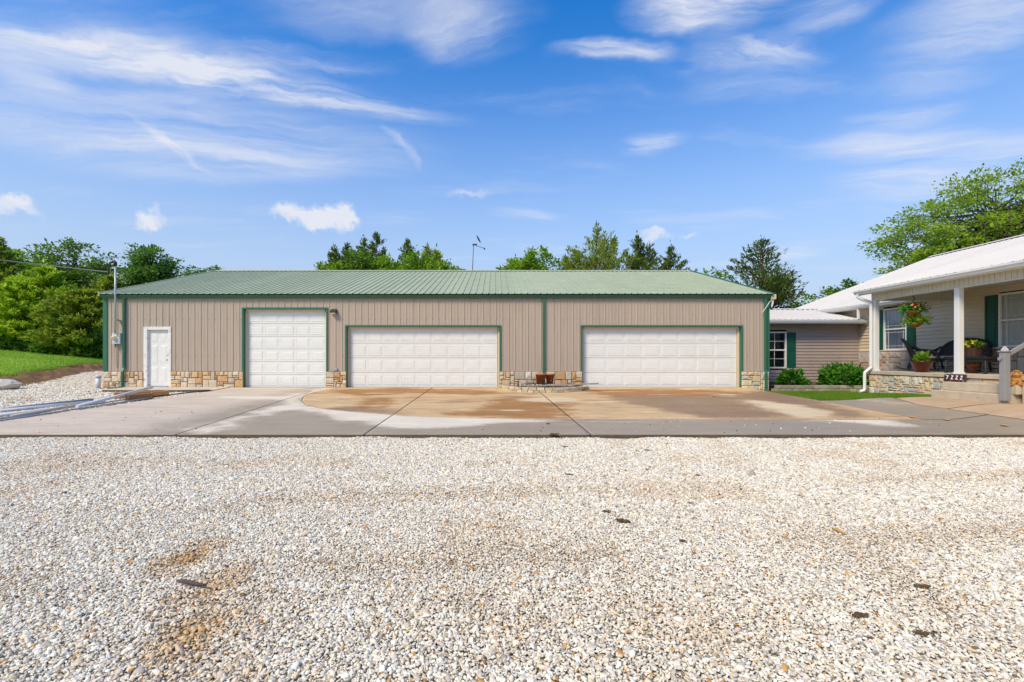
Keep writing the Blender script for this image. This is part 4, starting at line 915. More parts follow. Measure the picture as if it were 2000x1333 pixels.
gp = [(LE_Y+.03, 2.44), (LE_Y-.06, 2.44), (LE_Y-.085, 2.49), (LE_Y-.10, 2.51), (LE_Y-.10, 2.54), (LE_Y-.09, 2.54), (LE_Y-.085, 2.51), (LE_Y-.055, 2.455), (LE_Y+.03, 2.455)]
n = len(gp); MB().add([(xx, y, z) for xx in (BX0+.03, 14.93) for y, z in gp], [(i, (i+1) % n, n+(i+1) % n, n+i) for i in range(n)] + [tuple(range(n)), tuple(range(2*n-1, n-1, -1))]).build('gutter', M_TRIMW, linkb)
MB().box(11.6, 11.95, 21.9, 22.2, 3.2, 3.52, .02).build('roof_vent', M_ZINC, linkb)

# ================================================================ house with porch
HX, HY0, HY1 = 15.0, 2.6, 24.5
house = thing('house', 'beige-sided house with white metal roof and stone-based front porch', 'house', (HX, 13.0, 0))
AX, AN = (0, -1, 0), (-1, 0, 0)       # along the front wall towards the camera, outwards to the drive
MB().box(HX+.13, HX+15, HY0, HY1, -.1, 3.15).build('hidden_box', M_DARK, house)
L0 = HY1      # distances along the wall run from the far gable
W1 = (L0-18.04, L0-17.02, 1.34, 2.93); W2 = (L0-13.92, L0-12.3, 1.36, 2.95)
lap_siding(house, M_SIDEH, (HX, L0, 0), AX, AN, HY1-HY0, 1.34, 3.3, [W1, W2])
lap_siding(house, M_SIDEH, (HX, L0, 0), AX, AN, L0-BY-.1, .0, 1.34, [])
for W_, cu in ((W1, 2), (W2, 2)): window(house, (HX, L0-W_[0], 0), AX, AN, W_[1]-W_[0], W_[2], W_[3], 'prairie', cu)
for s, W_ in ((W1[0]-.37, W1), (W1[1]+.01, W1), (W2[0]-.38, W2)): shutter(house, (HX, L0-s, 0), AX, AN, .36, W_[2]+.02, W_[3]-.02)
MB().box(HX-.02, HX+.1, 6.5, BY-.02, -.2, 1.31).build('mortar_bed', M_MORTAR, house)
MB().box(HX-.06, HX+.0, 6.5, BY-.02, 1.305, 1.35, .008).build('wainscot_cap', M_SIDEH, house)
stone_wall(house, (HX-.02, BY-.02, -.12), AX, AN, BY-.02-15.5, 1.41, M_STONEP, 5, unit=.105)
stone_wall(house, (HX-.02, 15.48, .62), AX, AN, 15.48-9.0, .68, M_STONEP, 6, unit=.105)
# porch
PX, PY1, PZ, PYN = 12.32, 15.42, .62, 4.0
MB().box(PX+.02, HX-.03, PYN, PY1-.02, -.25, PZ-.10).build('mortar_bed', M_MORTAR, house)
MB().box(PX-.05, HX-.05, PYN, PY1+.03, PZ-.098, PZ, .006).build('porch_floor', M_CONC, house)
stone_wall(house, (PX+.02, PY1-.02, -.16), AX, AN, PY1-.02-12.66, PZ-.1+.15, M_STONEB, 11, unit=.068, d=.05)
stone_wall(house, (PX+.02, 12.64, .39), AX, AN, 12.64-8.6, .125, M_STONEB, 12, unit=.115, d=.03)
stone_wall(house, (PX+.02, PY1-.02, -.16), (1, 0, 0), (0, 1, 0), .0001+HX-PX-.1, PZ-.1+.15, M_STONEB, 13, unit=.12)
def step(x0, y0, y1, z0, z1): return MB().box(x0, PX+.01, y0, y1, z0, z1, .012).build('step', M_CONC, house)
step(11.80, 10.90, 12.68, -.12, .19)
step(12.06, 10.82, 12.62, .192, .41)
MB().box(12.16, PX+.01, 9.9, 10.80, -.1, .41, .008).build('side_block', M_CONC, house)
for y in (15.25, 12.51, 9.3): 
    p = MB().box(12.33, 12.47, y-.07, y+.07, PZ, 2.92, .006).build('post', M_TRIMW, house)
    MB().box(12.315, 12.485, y-.085, y+.085, PZ+.001, PZ+.05, .004).build('post_base', M_TRIMW, p)
# beam: beadboard planks on its face
MB().box(12.34, 12.46, PYN, 15.32, 2.92, 3.16).build('beam', M_SOFFIT, house)
y = 15.33; 
while y > 8.2: MB().box(12.325, 12.338, y-.122, y-.004, 2.925, 3.155, .003).build('bead_board', M_SOFFIT, house); y -= .126
MB().box(12.318, 12.47, PYN, 15.335, 2.905, 2.92).build('beam_trim', M_TRIMW, house)
MB().box(12.46, HX-.02, 15.2, 15.31, 2.92, 3.2).build('end_beam', M_SOFFIT, house)
for k in range(20): MB().box(12.47+k*.126, 12.585+k*.126, 15.187, 15.199, 2.925, 3.19, .003).build('bead_board', M_SOFFIT, house)
MB().box(12.47, HX-.05, 15.17, 15.3, 2.905, 2.919).build('beam_trim', M_TRIMW, house)
for k in range(9): MB().box(12.47, HX-.02, 15.18-(k+1)*.8+.004, 15.18-k*.8, 3.17, 3.2).build('ceiling_board', M_SOFFIT, house)
# porch roof and main roof
PEX, PEZ, RX, RZ, MEX, MEZ = 12.0, 3.27, 22.9, 6.34, 14.55, 3.17
def x_roof(name, xa, za, xb, zb, ya, yb, m, w=.914):
    y = ya
    while y < yb - .02:
        y2 = min(y+w, yb); pts = []
        for j in range(4):
            for dy, o in ((0, 0), (.012, .02), (.03, .02), (.042, 0)):
                if y + j*RIB + dy < y2: pts.append((y + j*RIB + dy, o))
        pts.append((y2, 0)); V = []; F = []
        for yy, o in pts: V += [(xa, yy, za+o), (xb, yy, zb+o), (xa, yy, za+o-.006)]
        for i in range(len(pts)-1): F += [(3*i, 3*i+1, 3*i+4, 3*i+3), (3*i+2, 3*i, 3*i+3, 3*i+5)]
        MB().add(V, F).build(name, m, house); y = y2
x_roof('roof_panel', MEX, MEZ, RX, RZ, 15.62, HY1+.12, M_ROOFW)
x_roof('roof_panel', PEX, PEZ, RX, RZ+.01, 2.6, 15.6, M_ROOFW)
x_roof('roof_panel', 2*RX-MEX, MEZ, RX, RZ, 2.6, HY1+.12, M_ROOFW)
MB().add([(RX-.2, yy, RZ-.06+.04) for yy in (2.6, HY1+.12)] + [(RX, yy, RZ+.07) for yy in (HY1+.12, 2.6)] + [(RX+.2, yy, RZ-.06) for yy in (HY1+.12, 2.6)], [(0, 1, 2, 3), (3, 2, 4, 5)]).build('ridge_cap', M_ROOFW, house)
ps = (RZ-PEZ)/(RX-PEX); ms = (RZ-MEZ)/(RX-MEX)
MB().add([(HX, HY1, 3.0), (2*RX-HX, HY1, 3.0), (RX, HY1, RZ-.1), (HX, HY1-.1, 3.0), (2*RX-HX, HY1-.1, 3.0), (RX, HY1-.1, RZ-.1)], [(0, 1, 2), (3, 5, 4)]).build('gable', M_SIDEH, house)
# end of the porch roof, where it stands above the main slope
xm = (PEZ - MEZ + ms*MEX - ps*PEX)/(ms-ps)
MB().add([(PEX, 15.6, PEZ-.12), (min(xm, RX), 15.6, PEZ+ps*(xm-PEX)-.02), (min(xm, RX), 15.6, PEZ+ps*(xm-PEX)+.01), (PEX, 15.6, PEZ+.012), (PEX, 15.57, PEZ-.12), (min(xm, RX), 15.57, PEZ+ps*(xm-PEX)-.02), (min(xm, RX), 15.57, PEZ+ps*(xm-PEX)+.01), (PEX, 15.57, PEZ+.012)],
         [(0, 1, 2, 3), (4, 7, 6, 5), (0, 4, 5, 1), (3, 2, 6, 7), (0, 3, 7, 4)]).build('rake_board', M_TRIMW, house)
MB().add([(PEX+.1, 15.58, PEZ-.08), (HX+.4, 15.58, MEZ+.2), (HX+.4, 15.58, PEZ+ps*(HX+.4-PEX)-.03), (PEX+.1, 15.58, PEZ)], [(0, 1, 2, 3)]).build('porch_gable', M_TRIMW, house)
def k_gutter(x, z, ya, yb, name='gutter'):
    gp = [(x+.06, z-.13), (x-.05, z-.13), (x-.075, z-.07), (x-.10, z-.05), (x-.10, z-.02), (x-.09, z-.02), (x-.085, z-.05), (x-.05, z-.115), (x+.06, z-.115)]; n = len(gp)
    MB().add([(xx, y, zz) for y in (ya, yb) for xx, zz in gp], [(i, n+i, n+(i+1) % n, (i+1) % n) for i in range(n)] + [tuple(range(n)), tuple(range(2*n-1, n-1, -1))]).build(name, M_TRIMW, house)
k_gutter(PEX+.05, PEZ+.0, 2.6, 15.63); k_gutter(MEX+.05, MEZ, 15.66, HY1)
MB().box(PEX+.11, PEX+.13, 2.6, 15.6, PEZ-.16, PEZ-.02).build('fascia', M_TRIMW, house)
MB().box(PEX+.13, 12.33, 2.6, 15.56, PEZ-.12, PEZ-.10).build('soffit', M_TRIMW, house)
MB().box(MEX+.11, MEX+.13, 15.66, HY1, MEZ-.16, MEZ-.01).build('fascia', M_PEEL, house)
MB().box(MEX+.13, HX+.1, 15.66, HY1, MEZ-.14, MEZ-.12).build('soffit', M_SOFFIT, house)
# porch downspout at the far corner: swan neck, long drop, kick and shoe
MB().tube([(PEX+.02, 15.5, PEZ-.12), (PEX+.02, 15.5, PEZ-.22), (PEX+.08, 15.42, PEZ-.30), (12.24, 15.28, PEZ-.40), (12.27, 15.26, PEZ-.48), (12.27, 15.26, PZ+.22), (12.27, 15.26, PZ+.12), (12.10, 15.30, PZ-.05), (12.09, 15.30, PZ-.14), (12.09, 15.30, .04), (12.05, 15.31, -.02), (11.92, 15.30, -.05)], .052, 4).build('downspout', M_TRIMW, house)
MB().box(MEX+.02, MEX+.10, LE_Y-.02, LE_Y+.05, 2.6, MEZ-.1, .006).build('downspout', M_TRIMW, house)
print('buildings done')

# ================================================================ leaves helper
def leaf_cards(P, size, m, name, parent, aspect=.55, up=.35, dirs=None, seed=0, loc=None, cen=None):
    """many small folded leaves: P (n,3) world positions, each leaf two triangles bent along its rib"""
    r_ = np.random.default_rng(seed); n = len(P)
    d = r_.normal(0, 1, (n, 3)) if dirs is None else dirs + r_.normal(0, .35, (n, 3)); d[:, 2] += 0 if dirs is not None else -up
    d /= np.linalg.norm(d, axis=1)[:, None] + 1e-9
    out = P - (P.mean(0) if cen is None else np.asarray(cen)); out = out/(np.linalg.norm(out, axis=1)[:, None] + 1e-9)
    q = out*.8 + [0, 0, .75] + r_.normal(0, .45, (n, 3)); w = np.cross(d, q); w /= np.linalg.norm(w, axis=1)[:, None] + 1e-9; nn = np.cross(d, w)
    s = (size*np.exp(r_.normal(0, .25, n)))[:, None]; hw = s*aspect*.5
    a = P; b = P + d*s*.45 + w*hw + nn*s*.06; c = P + d*s; e = P + d*s*.45 - w*hw + nn*s*.06
    V = np.stack([a, b, c, e], 1).reshape(-1, 3); i = np.arange(n)[:, None]*4
    return np_mesh(name, V, i + np.array([[0, 1, 2, 3]]), m, False, parent, loc)
def blob_points(c, r, n, r_, shell=.35, flat=1.0):
    d = r_.normal(0, 1, (n, 3)); d /= np.linalg.norm(d, axis=1)[:, None]; q = (shell + (1-shell)*r_.random(n))**.6
    return np.asarray(c) + d*q[:, None]*np.array([r, r, r*flat])

# ================================================================ stone planting ring by the garage
ring = thing('planting_ring', 'curved two-course stone edging between the wide overhead doors', 'planter', (1.7, 15.9, 0))
rc_, ra, rb_ = (1.72, 16.62), 1.58, 1.78
for course, (h0, h1, nb) in enumerate(((-.02, .055, 25), (.058, .14, 19))):
    for k in range(nb):
        a0 = math.pi + math.pi*(k + .04)/nb; a1 = math.pi + math.pi*(k + .96)/nb; r_ = random.Random(course*100 + k)
        th = .16 + .02*r_.random(); P = []; jz = .008*r_.random(); jr = .012*(r_.random()-.5)
        for z in (h0, h1 + jz):
            for a, rr in ((a0, 0), (a1, 0), (a1, th), (a0, th)):
                x = rc_[0] + (ra + jr - rr)*math.cos(a); y = rc_[1] + (rb_ + jr - rr)*math.sin(a); P.append((x, y, z + float(slab_z(x, 15.2))*.9))
        b = MB().add(P, [(0, 3, 2, 1), (4, 5, 6, 7), (0, 1, 5, 4), (1, 2, 6, 5), (2, 3, 7, 6), (3, 0, 4, 7)])
        o = b.build('block', M_BLOCK, ring); bm = bmesh.new(); bm.from_mesh(o.data); bmesh.ops.recalc_face_normals(bm, faces=bm.faces[:]); bmesh.ops.bevel(bm, geom=bm.edges[:], offset=.01, segments=1, affect='EDGES'); bm.to_mesh(o.data); bm.free()
def rs_fn(i, j):
    a = math.pi + math.pi*i; q = .02 + .88*j; x, y = rc_[0] + ra*q*math.cos(a), rc_[1] + rb_*q*math.sin(a); return (x, y, .03 + .03*float(vnoise(x*9, y*9)))
MB().grid(rs_fn, 28, 10).build('soil', M_SOIL, ring)
def pot(name, label, c, r, h, m, taper=.68, rim=.12, group=None):
    t = thing(name, label, 'pot', c, group); rt = r
    MB().lathe([(r*taper, 0), (r*.93, h*(1-rim)), (r, h*(1-rim)), (r*1.03, h*(1-rim*.5)), (r, h), (r*.9, h), (r*.86, h*.9)], c, 22).build('bowl', m, t, True)
    MB().lathe([(r*.88, h*.88), (r*.4, h*.9), (0, h*.91)], c, 16).build('soil', M_SOIL, t)
    return t
pot('terracotta_pot', 'larger terracotta pot in front inside the stone ring', (1.57, 15.95, .16), .185, .35, M_TERRA)
pot('terracotta_pot', 'smaller terracotta pot behind, right of the other pot', (1.90, 16.12, .16), .16, .34, M_TERRA)
ws = thing('wire_edging', 'black scrolled wire fence lying in the stone ring', 'wire edging', (1.5, 15.7, .06))
for k in range(9):
    x = .72 + k*.135; b = MB()
    b.tube([(x + .10*math.cos(a), 15.55 + .04*math.sin(k), .07 + .135*math.sin(a) + .03*(k % 2)) for a in np.linspace(0, math.pi, 9)], .006, 5).build('hoop', M_BLACK, ws)
    MB().tube([(x+.05, 15.56, .05), (x+.05, 15.57, .17 + .03*(k % 3))], .005, 5).build('stake', M_BLACK, ws)
for k in range(3):
    MB().tube([(1.28 + k*.07, 15.98, .06), (1.28 + k*.07, 16.05, .30 + .02*k), (1.31 + k*.07, 16.05, .38)], .006, 5).build('stake', M_BLACK, ws)
MB().tube([(.7, 15.56, .10), (1.95, 15.54, .13)], .006, 5).build('rail', M_BLACK, ws)
pk = thing('loose_board', 'grey weathered board lying across the stone ring', 'board', (2.2, 15.5, .1))
b = MB().box(-1.17, 1.17, -.07, .07, -.018, .018, .003); b.xform(Matrix.Translation((2.23, 15.35, .165)) @ Matrix.Rotation(R(-1.5), 4, 'Z') @ Matrix.Rotation(R(-2.6), 4, 'Y')); b.build('plank', M_PLANK, pk)

# ================================================================ things lying left of the drive
def GP(px, py, dz=0.0): x, y, z = G(px, py, gravel_z); return Vector((x, y, z + dz))
def pipe(name, label, a, b_, r, m, hollow=False, lift=(0, 0)):
    p, q = GP(*a, r + lift[0]), GP(*b_, r + lift[1]); t = thing(name, label, 'pipe', p, 'pipes stacked beside the drive')
    if hollow:
        d = (q-p).normalized(); MB().tube([p + d*.25, p, p, p + d*.25, q, q], [r*.8, r*.8, r, r, r, r*.8], 16, False).build('tube', m, t, True)
        MB().tube([p + d*.2, p + d*.24], r*.8, 12).build('bore', M_BLACK, t)
    else: MB().tube([p, q], r, 10).build('tube', m, t, True)
    return t
pipe('pvc_pipe', 'thick grey pipe with its open end at the left', (8, 805), (181, 786), .055, M_PIPEG, True)
pipe('pvc_pipe', 'upper white pipe just below the thick grey pipe', (-60, 813), (176, 789), .032, M_PIPEW, lift=(.02, .03))
pipe('pvc_pipe', 'white pipe second below the thick grey pipe', (-60, 824), (205, 791), .036, M_PIPEW, lift=(.02, .03))
pipe('pvc_pipe', 'long white pipe resting up on the lumber pile', (150, 804), (297, 776), .04, M_PIPEW, lift=(.08, .26))
pipe('pvc_pipe', 'tan stained pipe crossing the white pipes', (22, 821), (175, 797), .034, M_PIPET, lift=(.05, .08))
pipe('conduit', 'grey conduit nearest the left edge of the photo', (-60, 833), (90, 812), .024, M_CONDUIT, lift=(.04, .04))
pipe('conduit', 'longest thin grey conduit along the slab edge', (-60, 836), (265, 785), .018, M_CONDUIT, lift=(.03, .03))
pipe('conduit', 'thin grey conduit with its left end on the slab', (79, 816), (262, 788), .016, M_CONDUIT, lift=(.06, .05))
pipe('conduit', 'short grey conduit in the middle of the bundle', (160, 800), (265, 784), .018, M_CONDUIT, lift=(.07, .07))
pipe('conduit', 'grey conduit ending under the brown lumber block', (186, 800), (295, 781), .016, M_CONDUIT, lift=(.06, .05))
def lumber(label, a, b_, w, h, m):
    p, q = GP(*a), GP(*b_); t = thing('lumber_block', label, 'lumber', p, 'lumber blocks under the pipes'); d = q-p; L_ = d.length; ang = math.atan2(d.y, d.x)
    bb = MB().box(0, L_, -w/2, w/2, 0, h, .005); bb.xform(Matrix.Translation(p) @ Matrix.Rotation(ang, 4, 'Z')); bb.build('timber', m, t); return t
lumber('orange lumber block at the left of the pile', (222, 780), (300, 774), .14, .19, M_LUMBER)
lumber('brown stained lumber block in front of the pile', (247, 786), (296, 780), .14, .2, M_LUMBERB)
lumber('bright orange lumber block at the right of the pile', (294, 778), (327, 773), .12, .18, M_LUMBER)
def cable_on_slab():
    t = thing('black_cable', 'black cable lying along the slab edge by the stoop', 'cable', G(380, 767)); pts = [(300, 776), (330, 773), (352, 770.5), (372, 768), (395, 765.5), (412, 764.5)]
    MB().tube([Vector(G(*p)) + Vector((0, 0, .02)) for p in pts], .018, 6).build('strand', M_BLACK, t); MB().tube([Vector(G(a, b_)) + Vector((0, 0, .035)) for a, b_ in [(240, 766), (300, 765.5), (352, 765), (410, 764)]], .014, 6).build('strand', M_BLACK, t)
cable_on_slab()
pv = thing('standpipe', 'white capped standpipe beside the garage left corner', 'pipe', (-14.15, 16.75, 0)); MB().tube([(-14.15, 16.72, -.05), (-14.15, 16.72, .34)], .075, 14).build('tube', M_PIPEW, pv, True); MB().tube([(-14.15, 16.72, .34), (-14.15, 16.72, .42)], .09, 14).build('cap', M_BOXG, pv, True)
bo = thing('boulder', 'pale flat boulder below the dirt bank at the far left', 'boulder', AT(5, 752, 16.2)); c = AT(4, 752, 16.0)
MB().ball(c, (.55, .4, .2), 14, 9, .07, random.Random(3)).build('rock', M_ROCK, bo)
# bits lying on the gravel
for i, (px, py, w, lab) in enumerate([(1187, 1002, 22, 'dark dirt clod just above the longest one'), (1218, 1021, 38, 'longest dark dirt clod in the middle of the gravel'), (1112, 929, 15, 'dark dirt clod left, between the slab and the longest clod'), (1103, 874, 12, 'small dark clod nearest the slab seam'),
      (1264, 881, 13, 'small dark clod near the slab edge, right of the seam'), (1364, 930, 13, 'small upright dark clod right of the middle'), (1333, 1058, 16, 'dark clod right of and below the longest one'), (1802, 1149, 30, 'mossy dark clod furthest right on the gravel'), (1680, 1206, 42, 'broad mossy clod at the lower right'), (1805, 1241, 36, 'mossy clod closest to the lower right corner'), (1697, 1248, 18, 'small dark clod below the broad mossy one'),
      (1070, 829, 10, 'dark clod on the grey slab near the seam'), (1083, 850, 22, 'flat dark clod on the slab edge')]):
    on = py < 853; p = Vector(G(px, py)) if on else GP(px, py); s = w/FPX*p.y*.42; t = thing('dirt_clod', lab, 'dirt clod', p, 'dirt clods scattered on the gravel'); r_ = random.Random(i)
    b = MB()
    for k in range(26):
        f = r_.gauss(0, .45); w_ = s*.3*(1 - min(abs(f), .9)); q = r_.uniform(.12, .3)*s
        b.ball(p + Vector((s*f, r_.gauss(0, .5)*w_, .004 + r_.random()*min(.02, s*.35))), (q, q*r_.uniform(.5, .9), min(q*.6, .012)), 6, 4, .3, r_)
    b.xform(Matrix.Translation(p) @ Matrix.Rotation(R(-25 + 20*r_.random()), 4, 'Z') @ Matrix.Translation(-p)); b.build('clod', M_CLOD, t)
st = thing('stick', 'dark brown flat stick on the gravel at the lower left', 'stick', GP(372, 1146)); a, b_ = GP(345, 1141, .02), GP(402, 1150, .02)
MB().tube([a, a.lerp(b_, .25) + Vector((0, .004, .004)), a.lerp(b_, .6), b_], [.006, .012, .011, .007], 7).build('twig', M_STICK, st, True)
st = thing('stick', 'short yellowish stick on the gravel at the right', 'stick', GP(1637, 1042)); a, b_ = GP(1626, 1037, .018), GP(1650, 1046, .018)
MB().tube([a, a.lerp(b_, .5) + Vector((0, 0, .006)), b_], [.008, .011, .008], 7).build('twig', M_DRIFT, st, True)
# crumbs of gravel and dirt on the slabs
r_ = np.random.default_rng(5); cr = []
for (x0, x1, y0, y1, n) in ((60, 420, 805, 845, 26), (900, 1300, 822, 848, 26), (1300, 1900, 818, 846, 40), (450, 700, 790, 840, 12)):
    for _ in range(n): cr.append(G(r_.uniform(x0, x1), r_.uniform(y0, y1)))
cr = np.array(cr); n = len(cr); s = r_.uniform(.006, .016, n); ct = np.where(r_.random((n, 1)) < .5, np.array(rgb(236, 230, 220)[:3]), np.array(rgb(84, 70, 56)[:3]))
scatter('slab_crumbs', cr + [0, 0, .004], np.stack([s, s, s*.7], -1), r_.uniform(0, 6, (n, 3)), ct, PEB, 10)
for i, (px, py) in enumerate([(1783, 817), (1962, 833), (1850, 822), (1395, 775)]):
    p = Vector(G(px, py)); t = thing('fallen_leaf', ['orange leaf on the slab near the walk corner', 'orange leaf on the slab at the far right', 'faded leaf on the grey slab left of the walk', 'yellow leaf below the right overhead door'][i], 'leaf', p, 'fallen leaves on the slabs')
    MB().grid(lambda u_, v_: (p.x + (u_-.5)*.10*(1 - abs(2*v_-1)**2*.8), p.y + (v_-.5)*.14, p.z + .006 + .02*(2*u_-1)**2), 4, 5).build('blade', M_DRIFT, t)

# ================================================================ planting bed in front of the link building
bed = thing('bed_edging', 'low mossy block wall edging the shrub bed', 'edging', (11.2, 16.5, -.1))
xx = 9.80
for course in range(2):
    xx = 9.80 + (.11 if course else 0); z0 = -.15 + course*.118
    while xx < 13.3:
        x1 = min(xx + .225, 13.35)
        MB().box(xx+.004, x1-.004, 16.46 - .004*course, 16.62, z0, z0+.112, .01).build('block', M_BLOCKG, bed); xx = x1
sheet('planting_soil', np.arange(9.8, 15.0, .2), np.arange(16.6, 19.3, .2), lambda X, Y: .04 + .05*fbm(X*3, Y*3), M_SOIL)
def shrub(name, label, c, rx, h, m, n, size, seed, group=None, stems=6, ry=None, aspect=.55):
    r_ = np.random.default_rng(seed); ry = ry or rx; t = thing(name, label, 'shrub', c, group); tips = []; b = MB()
    for k in range(stems):
        a = 6.28*k/stems + r_.uniform(-.3, .3); e = Vector((c[0] + rx*.6*math.cos(a), c[1] + ry*.6*math.sin(a), c[2] + h*r_.uniform(.5, .85))); b.tube([c, Vector(c).lerp(e, .5) + Vector((0, 0, h*.1)), e], [.014, .01, .004], 5); tips.append(e)
    b.build('stem', M_STEM, t)
    P = []
    for k in range(max(10, n//40)):
        d = r_.normal(0, 1, 3); d[2] = abs(d[2])*.9 + .05; d /= np.linalg.norm(d); q = r_.uniform(.55, 1.0)
        cc = np.array(c) + d*q*np.array([rx, ry, h]); P.append(blob_points(cc, .3*min(rx, h), 40, r_, .2))
    P = np.concatenate(P)[:n]; P[:, 2] = np.maximum(P[:, 2], c[2] + .01)
    dr = P - (np.array(c) + [0, 0, h*.3]); dr /= np.linalg.norm(dr, axis=1)[:, None]; dr[:, 2] += .25
    leaf_cards(P, size, m, 'foliage', t, aspect, dirs=dr, seed=seed); return t
shrub('shrub', 'small green shrub at the left of the block-edged bed', (10.9, 17.15, .05), .42, .52, L_SHRUB, 1100, .13, 1, 'shrubs in the bed')
shrub('shrub', 'large bright green shrub in the middle of the block-edged bed', (12.75, 17.1, .05), .72, .66, L_SHRUB, 2400, .15, 2, 'shrubs in the bed')
ds = thing('dry_perennial', 'bare brown stems beside the large green shrub', 'plant', (13.3, 16.9, .05)); r_ = random.Random(4)
for k in range(60):
    x, y = 13.35 + r_.uniform(-.5, .55), 16.95 + r_.uniform(-.3, .3); a = r_.uniform(-.9, .5); l = r_.uniform(.35, .85)
    MB().tube([(x, y, .05), (x + a*l*.5, y - .03, .05 + l*.5), (x + a*l, y - .05, .05 + l*.8)], [.007, .005, .003], 4).build('stem', M_STEM, ds)
for k in range(26):
    x, y = 12.6 + r_.uniform(-.9, .9), 17.5 + r_.uniform(-.2, .2); a = r_.uniform(-.3, .4); l = r_.uniform(.7, 1.15)
    MB().tube([(x, y, .05), (x + a*l*.6, y, .05 + l*.6), (x + a*l, y, .05 + l)], [.006, .004, .002], 4).build('stem', M_STEM, ds)
# grass blades on the small lawn and along the big lawn's rim
def blades(name, P, h, seed):
    r_ = np.random.default_rng(seed); n = len(P); a = r_.uniform(0, 6.28, n); w = .004 + .004*r_.random(n); hh = h*r_.uniform(.5, 1.3, n); le = r_.normal(0, .35, (n, 2))*hh[:, None]
    dx, dy = np.cos(a)*w, np.sin(a)*w; z0 = P[:, 2]
    V = np.stack([np.stack([P[:, 0]-dx, P[:, 1]-dy, z0], -1), np.stack([P[:, 0]+dx, P[:, 1]+dy, z0], -1), np.stack([P[:, 0]+le[:, 0], P[:, 1]+le[:, 1], z0+hh], -1)], 1).reshape(-1, 3)
    o = np_mesh(name, V, np.arange(n*3).reshape(-1, 3), L_GRASS); o['kind'] = 'stuff'; return o
r_ = np.random.default_rng(3); X = r_.uniform(8.8, 12.3, 90000); Y = r_.uniform(12.5, 16.45, 90000); k = (X > RB(np.clip(Y, 8.2, 16.7)) + .01) & (Y > 12.66); X, Y = X[k], Y[k]
X2 = r_.uniform(11.9, 12.5, 6000); Y2 = r_.uniform(9.2, 10.75, 6000); k = X2 > WE(Y2) - .1 ; 
blades('grass_blades', np.stack([X, Y, slab_z(X, Y) - .05], -1), .075, 3)
s = r_.uniform(-20, 36, 120000); d = .35 + 17*r_.random(120000)**1.9; X, Y = SD(s, d); k = (X/np.maximum(Y, 1) > -1.25) & (Y > 9) & (X < -13.0); X, Y = X[k], Y[k]
o = blades('grass_blades', np.stack([X, Y, lawn_z(X, Y) - .01], -1), .11, 4)

# ================================================================ porch furniture and pots
FZ = PZ + .001
def wicker(name, label, cat, loc, face, w, rocker, cush):
    t = thing(name, label, cat, loc); M = Matrix.Translation(loc) @ Matrix.Rotation(math.atan2(face[1], face[0]), 4, 'Z')
    hw = w/2; part = lambda b, nm, m, sm=True: b.xform(M).build(nm, m, t, sm)
    sh = .40
    part(MB().box(-.26, .28, -hw+.04, hw-.04, sh-.09, sh, .02), 'seat', M_WICK, False)
    nc = cush
    for k in range(nc):
        y0, y1 = -hw+.06 + k*(w-.12)/nc, -hw+.06 + (k+1)*(w-.12)/nc - .01
        part(MB().box(-.24, .29, y0, y1, sh+.002, sh+.09, .035), 'cushion', M_CUSH)
    top = .64
    def bk(u_, v_):
        a = 2*u_-1; arch = math.sqrt(max(0, 1 - (abs(a)**2.6)))*.72 + .28
        return (-.27 - .22*v_*arch + .16*abs(a)**2.2*(1-.4*v_), a*(hw-.02)*(1 + .04*v_), sh-.02 + top*v_*arch)
    part(MB().grid(bk, 22, 8), 'backrest', M_WICK)
    rim = [bk(i/28, 1.0) for i in range(29)]
    part(MB().tube([bk(0, .0), bk(0, .5)] + rim + [bk(1, .5), bk(1, 0)], .036, 8), 'back_rim', M_WICK)
    for s_ in (-1, 1):
        y = s_*(hw-.01)
        part(MB().tube([(-.24, y*.96, sh+.38), (-.10, y*1.05, sh+.285), (.14, y*1.06, sh+.25), (.27, y*1.05, sh+.20), (.33, y*1.03, sh+.06), (.30, y, sh-.12)], [.03, .036, .04, .04, .034, .028], 8), 'arm', M_WICK)
        part(MB().tube([(.30, y*.98, sh-.08), (.31, y*.98, .10), (.31, y*.98, .035)], [.032, .026, .034], 8), 'leg', M_WICK)
        part(MB().tube([(-.24, y*.95, sh), (-.34, y*.95, .06 if rocker else .03)], [.03, .024], 8), 'leg', M_WICK)
        if rocker: part(MB().tube([(-.62 + 1.16*i/14, y*.96, .025 + .10*(2*i/14-1.05)**2) for i in range(15)], .02, 6), 'runner', M_WICK)
    part(MB().tube([(.31, -hw*.98, .16), (.31, hw*.98, .16)], .014, 6), 'stretcher', M_WICK)
    return t
wicker('rocking_chair', 'black wicker rocking chair with grey cushion by the red pot', 'rocking chair', (13.48, 14.75, FZ), (.80, -.60), .66, True, 1)
wicker('wicker_loveseat', 'black wicker loveseat against the wall behind the porch post', 'loveseat', (14.35, 14.45, FZ), (-.93, -.37), 1.22, False, 2)
tb = thing('wicker_table', 'low black wicker table behind the middle porch post', 'table', (13.15, 12.9, FZ))
MB().box(12.92, 13.38, 12.32, 13.50, FZ+.40, FZ+.46, .012).build('table_top', M_WICK, tb); MB().box(12.95, 13.35, 12.36, 13.46, FZ+.31, FZ+.40).build('apron', M_WICK, tb)
for x in (12.96, 13.34):
    for y in (12.37, 13.45): MB().tube([(x, y, FZ+.36), (x, y, FZ+.10), (x, y, FZ+.05), (x, y, FZ)], [.026, .022, .03, .036], 8).build('leg', M_WICK, tb, True)
for x in (12.96, 13.34): MB().tube([(x, 12.37, FZ+.13), (x, 13.45, FZ+.13)], .011, 6).build('stretcher', M_WICK, tb)
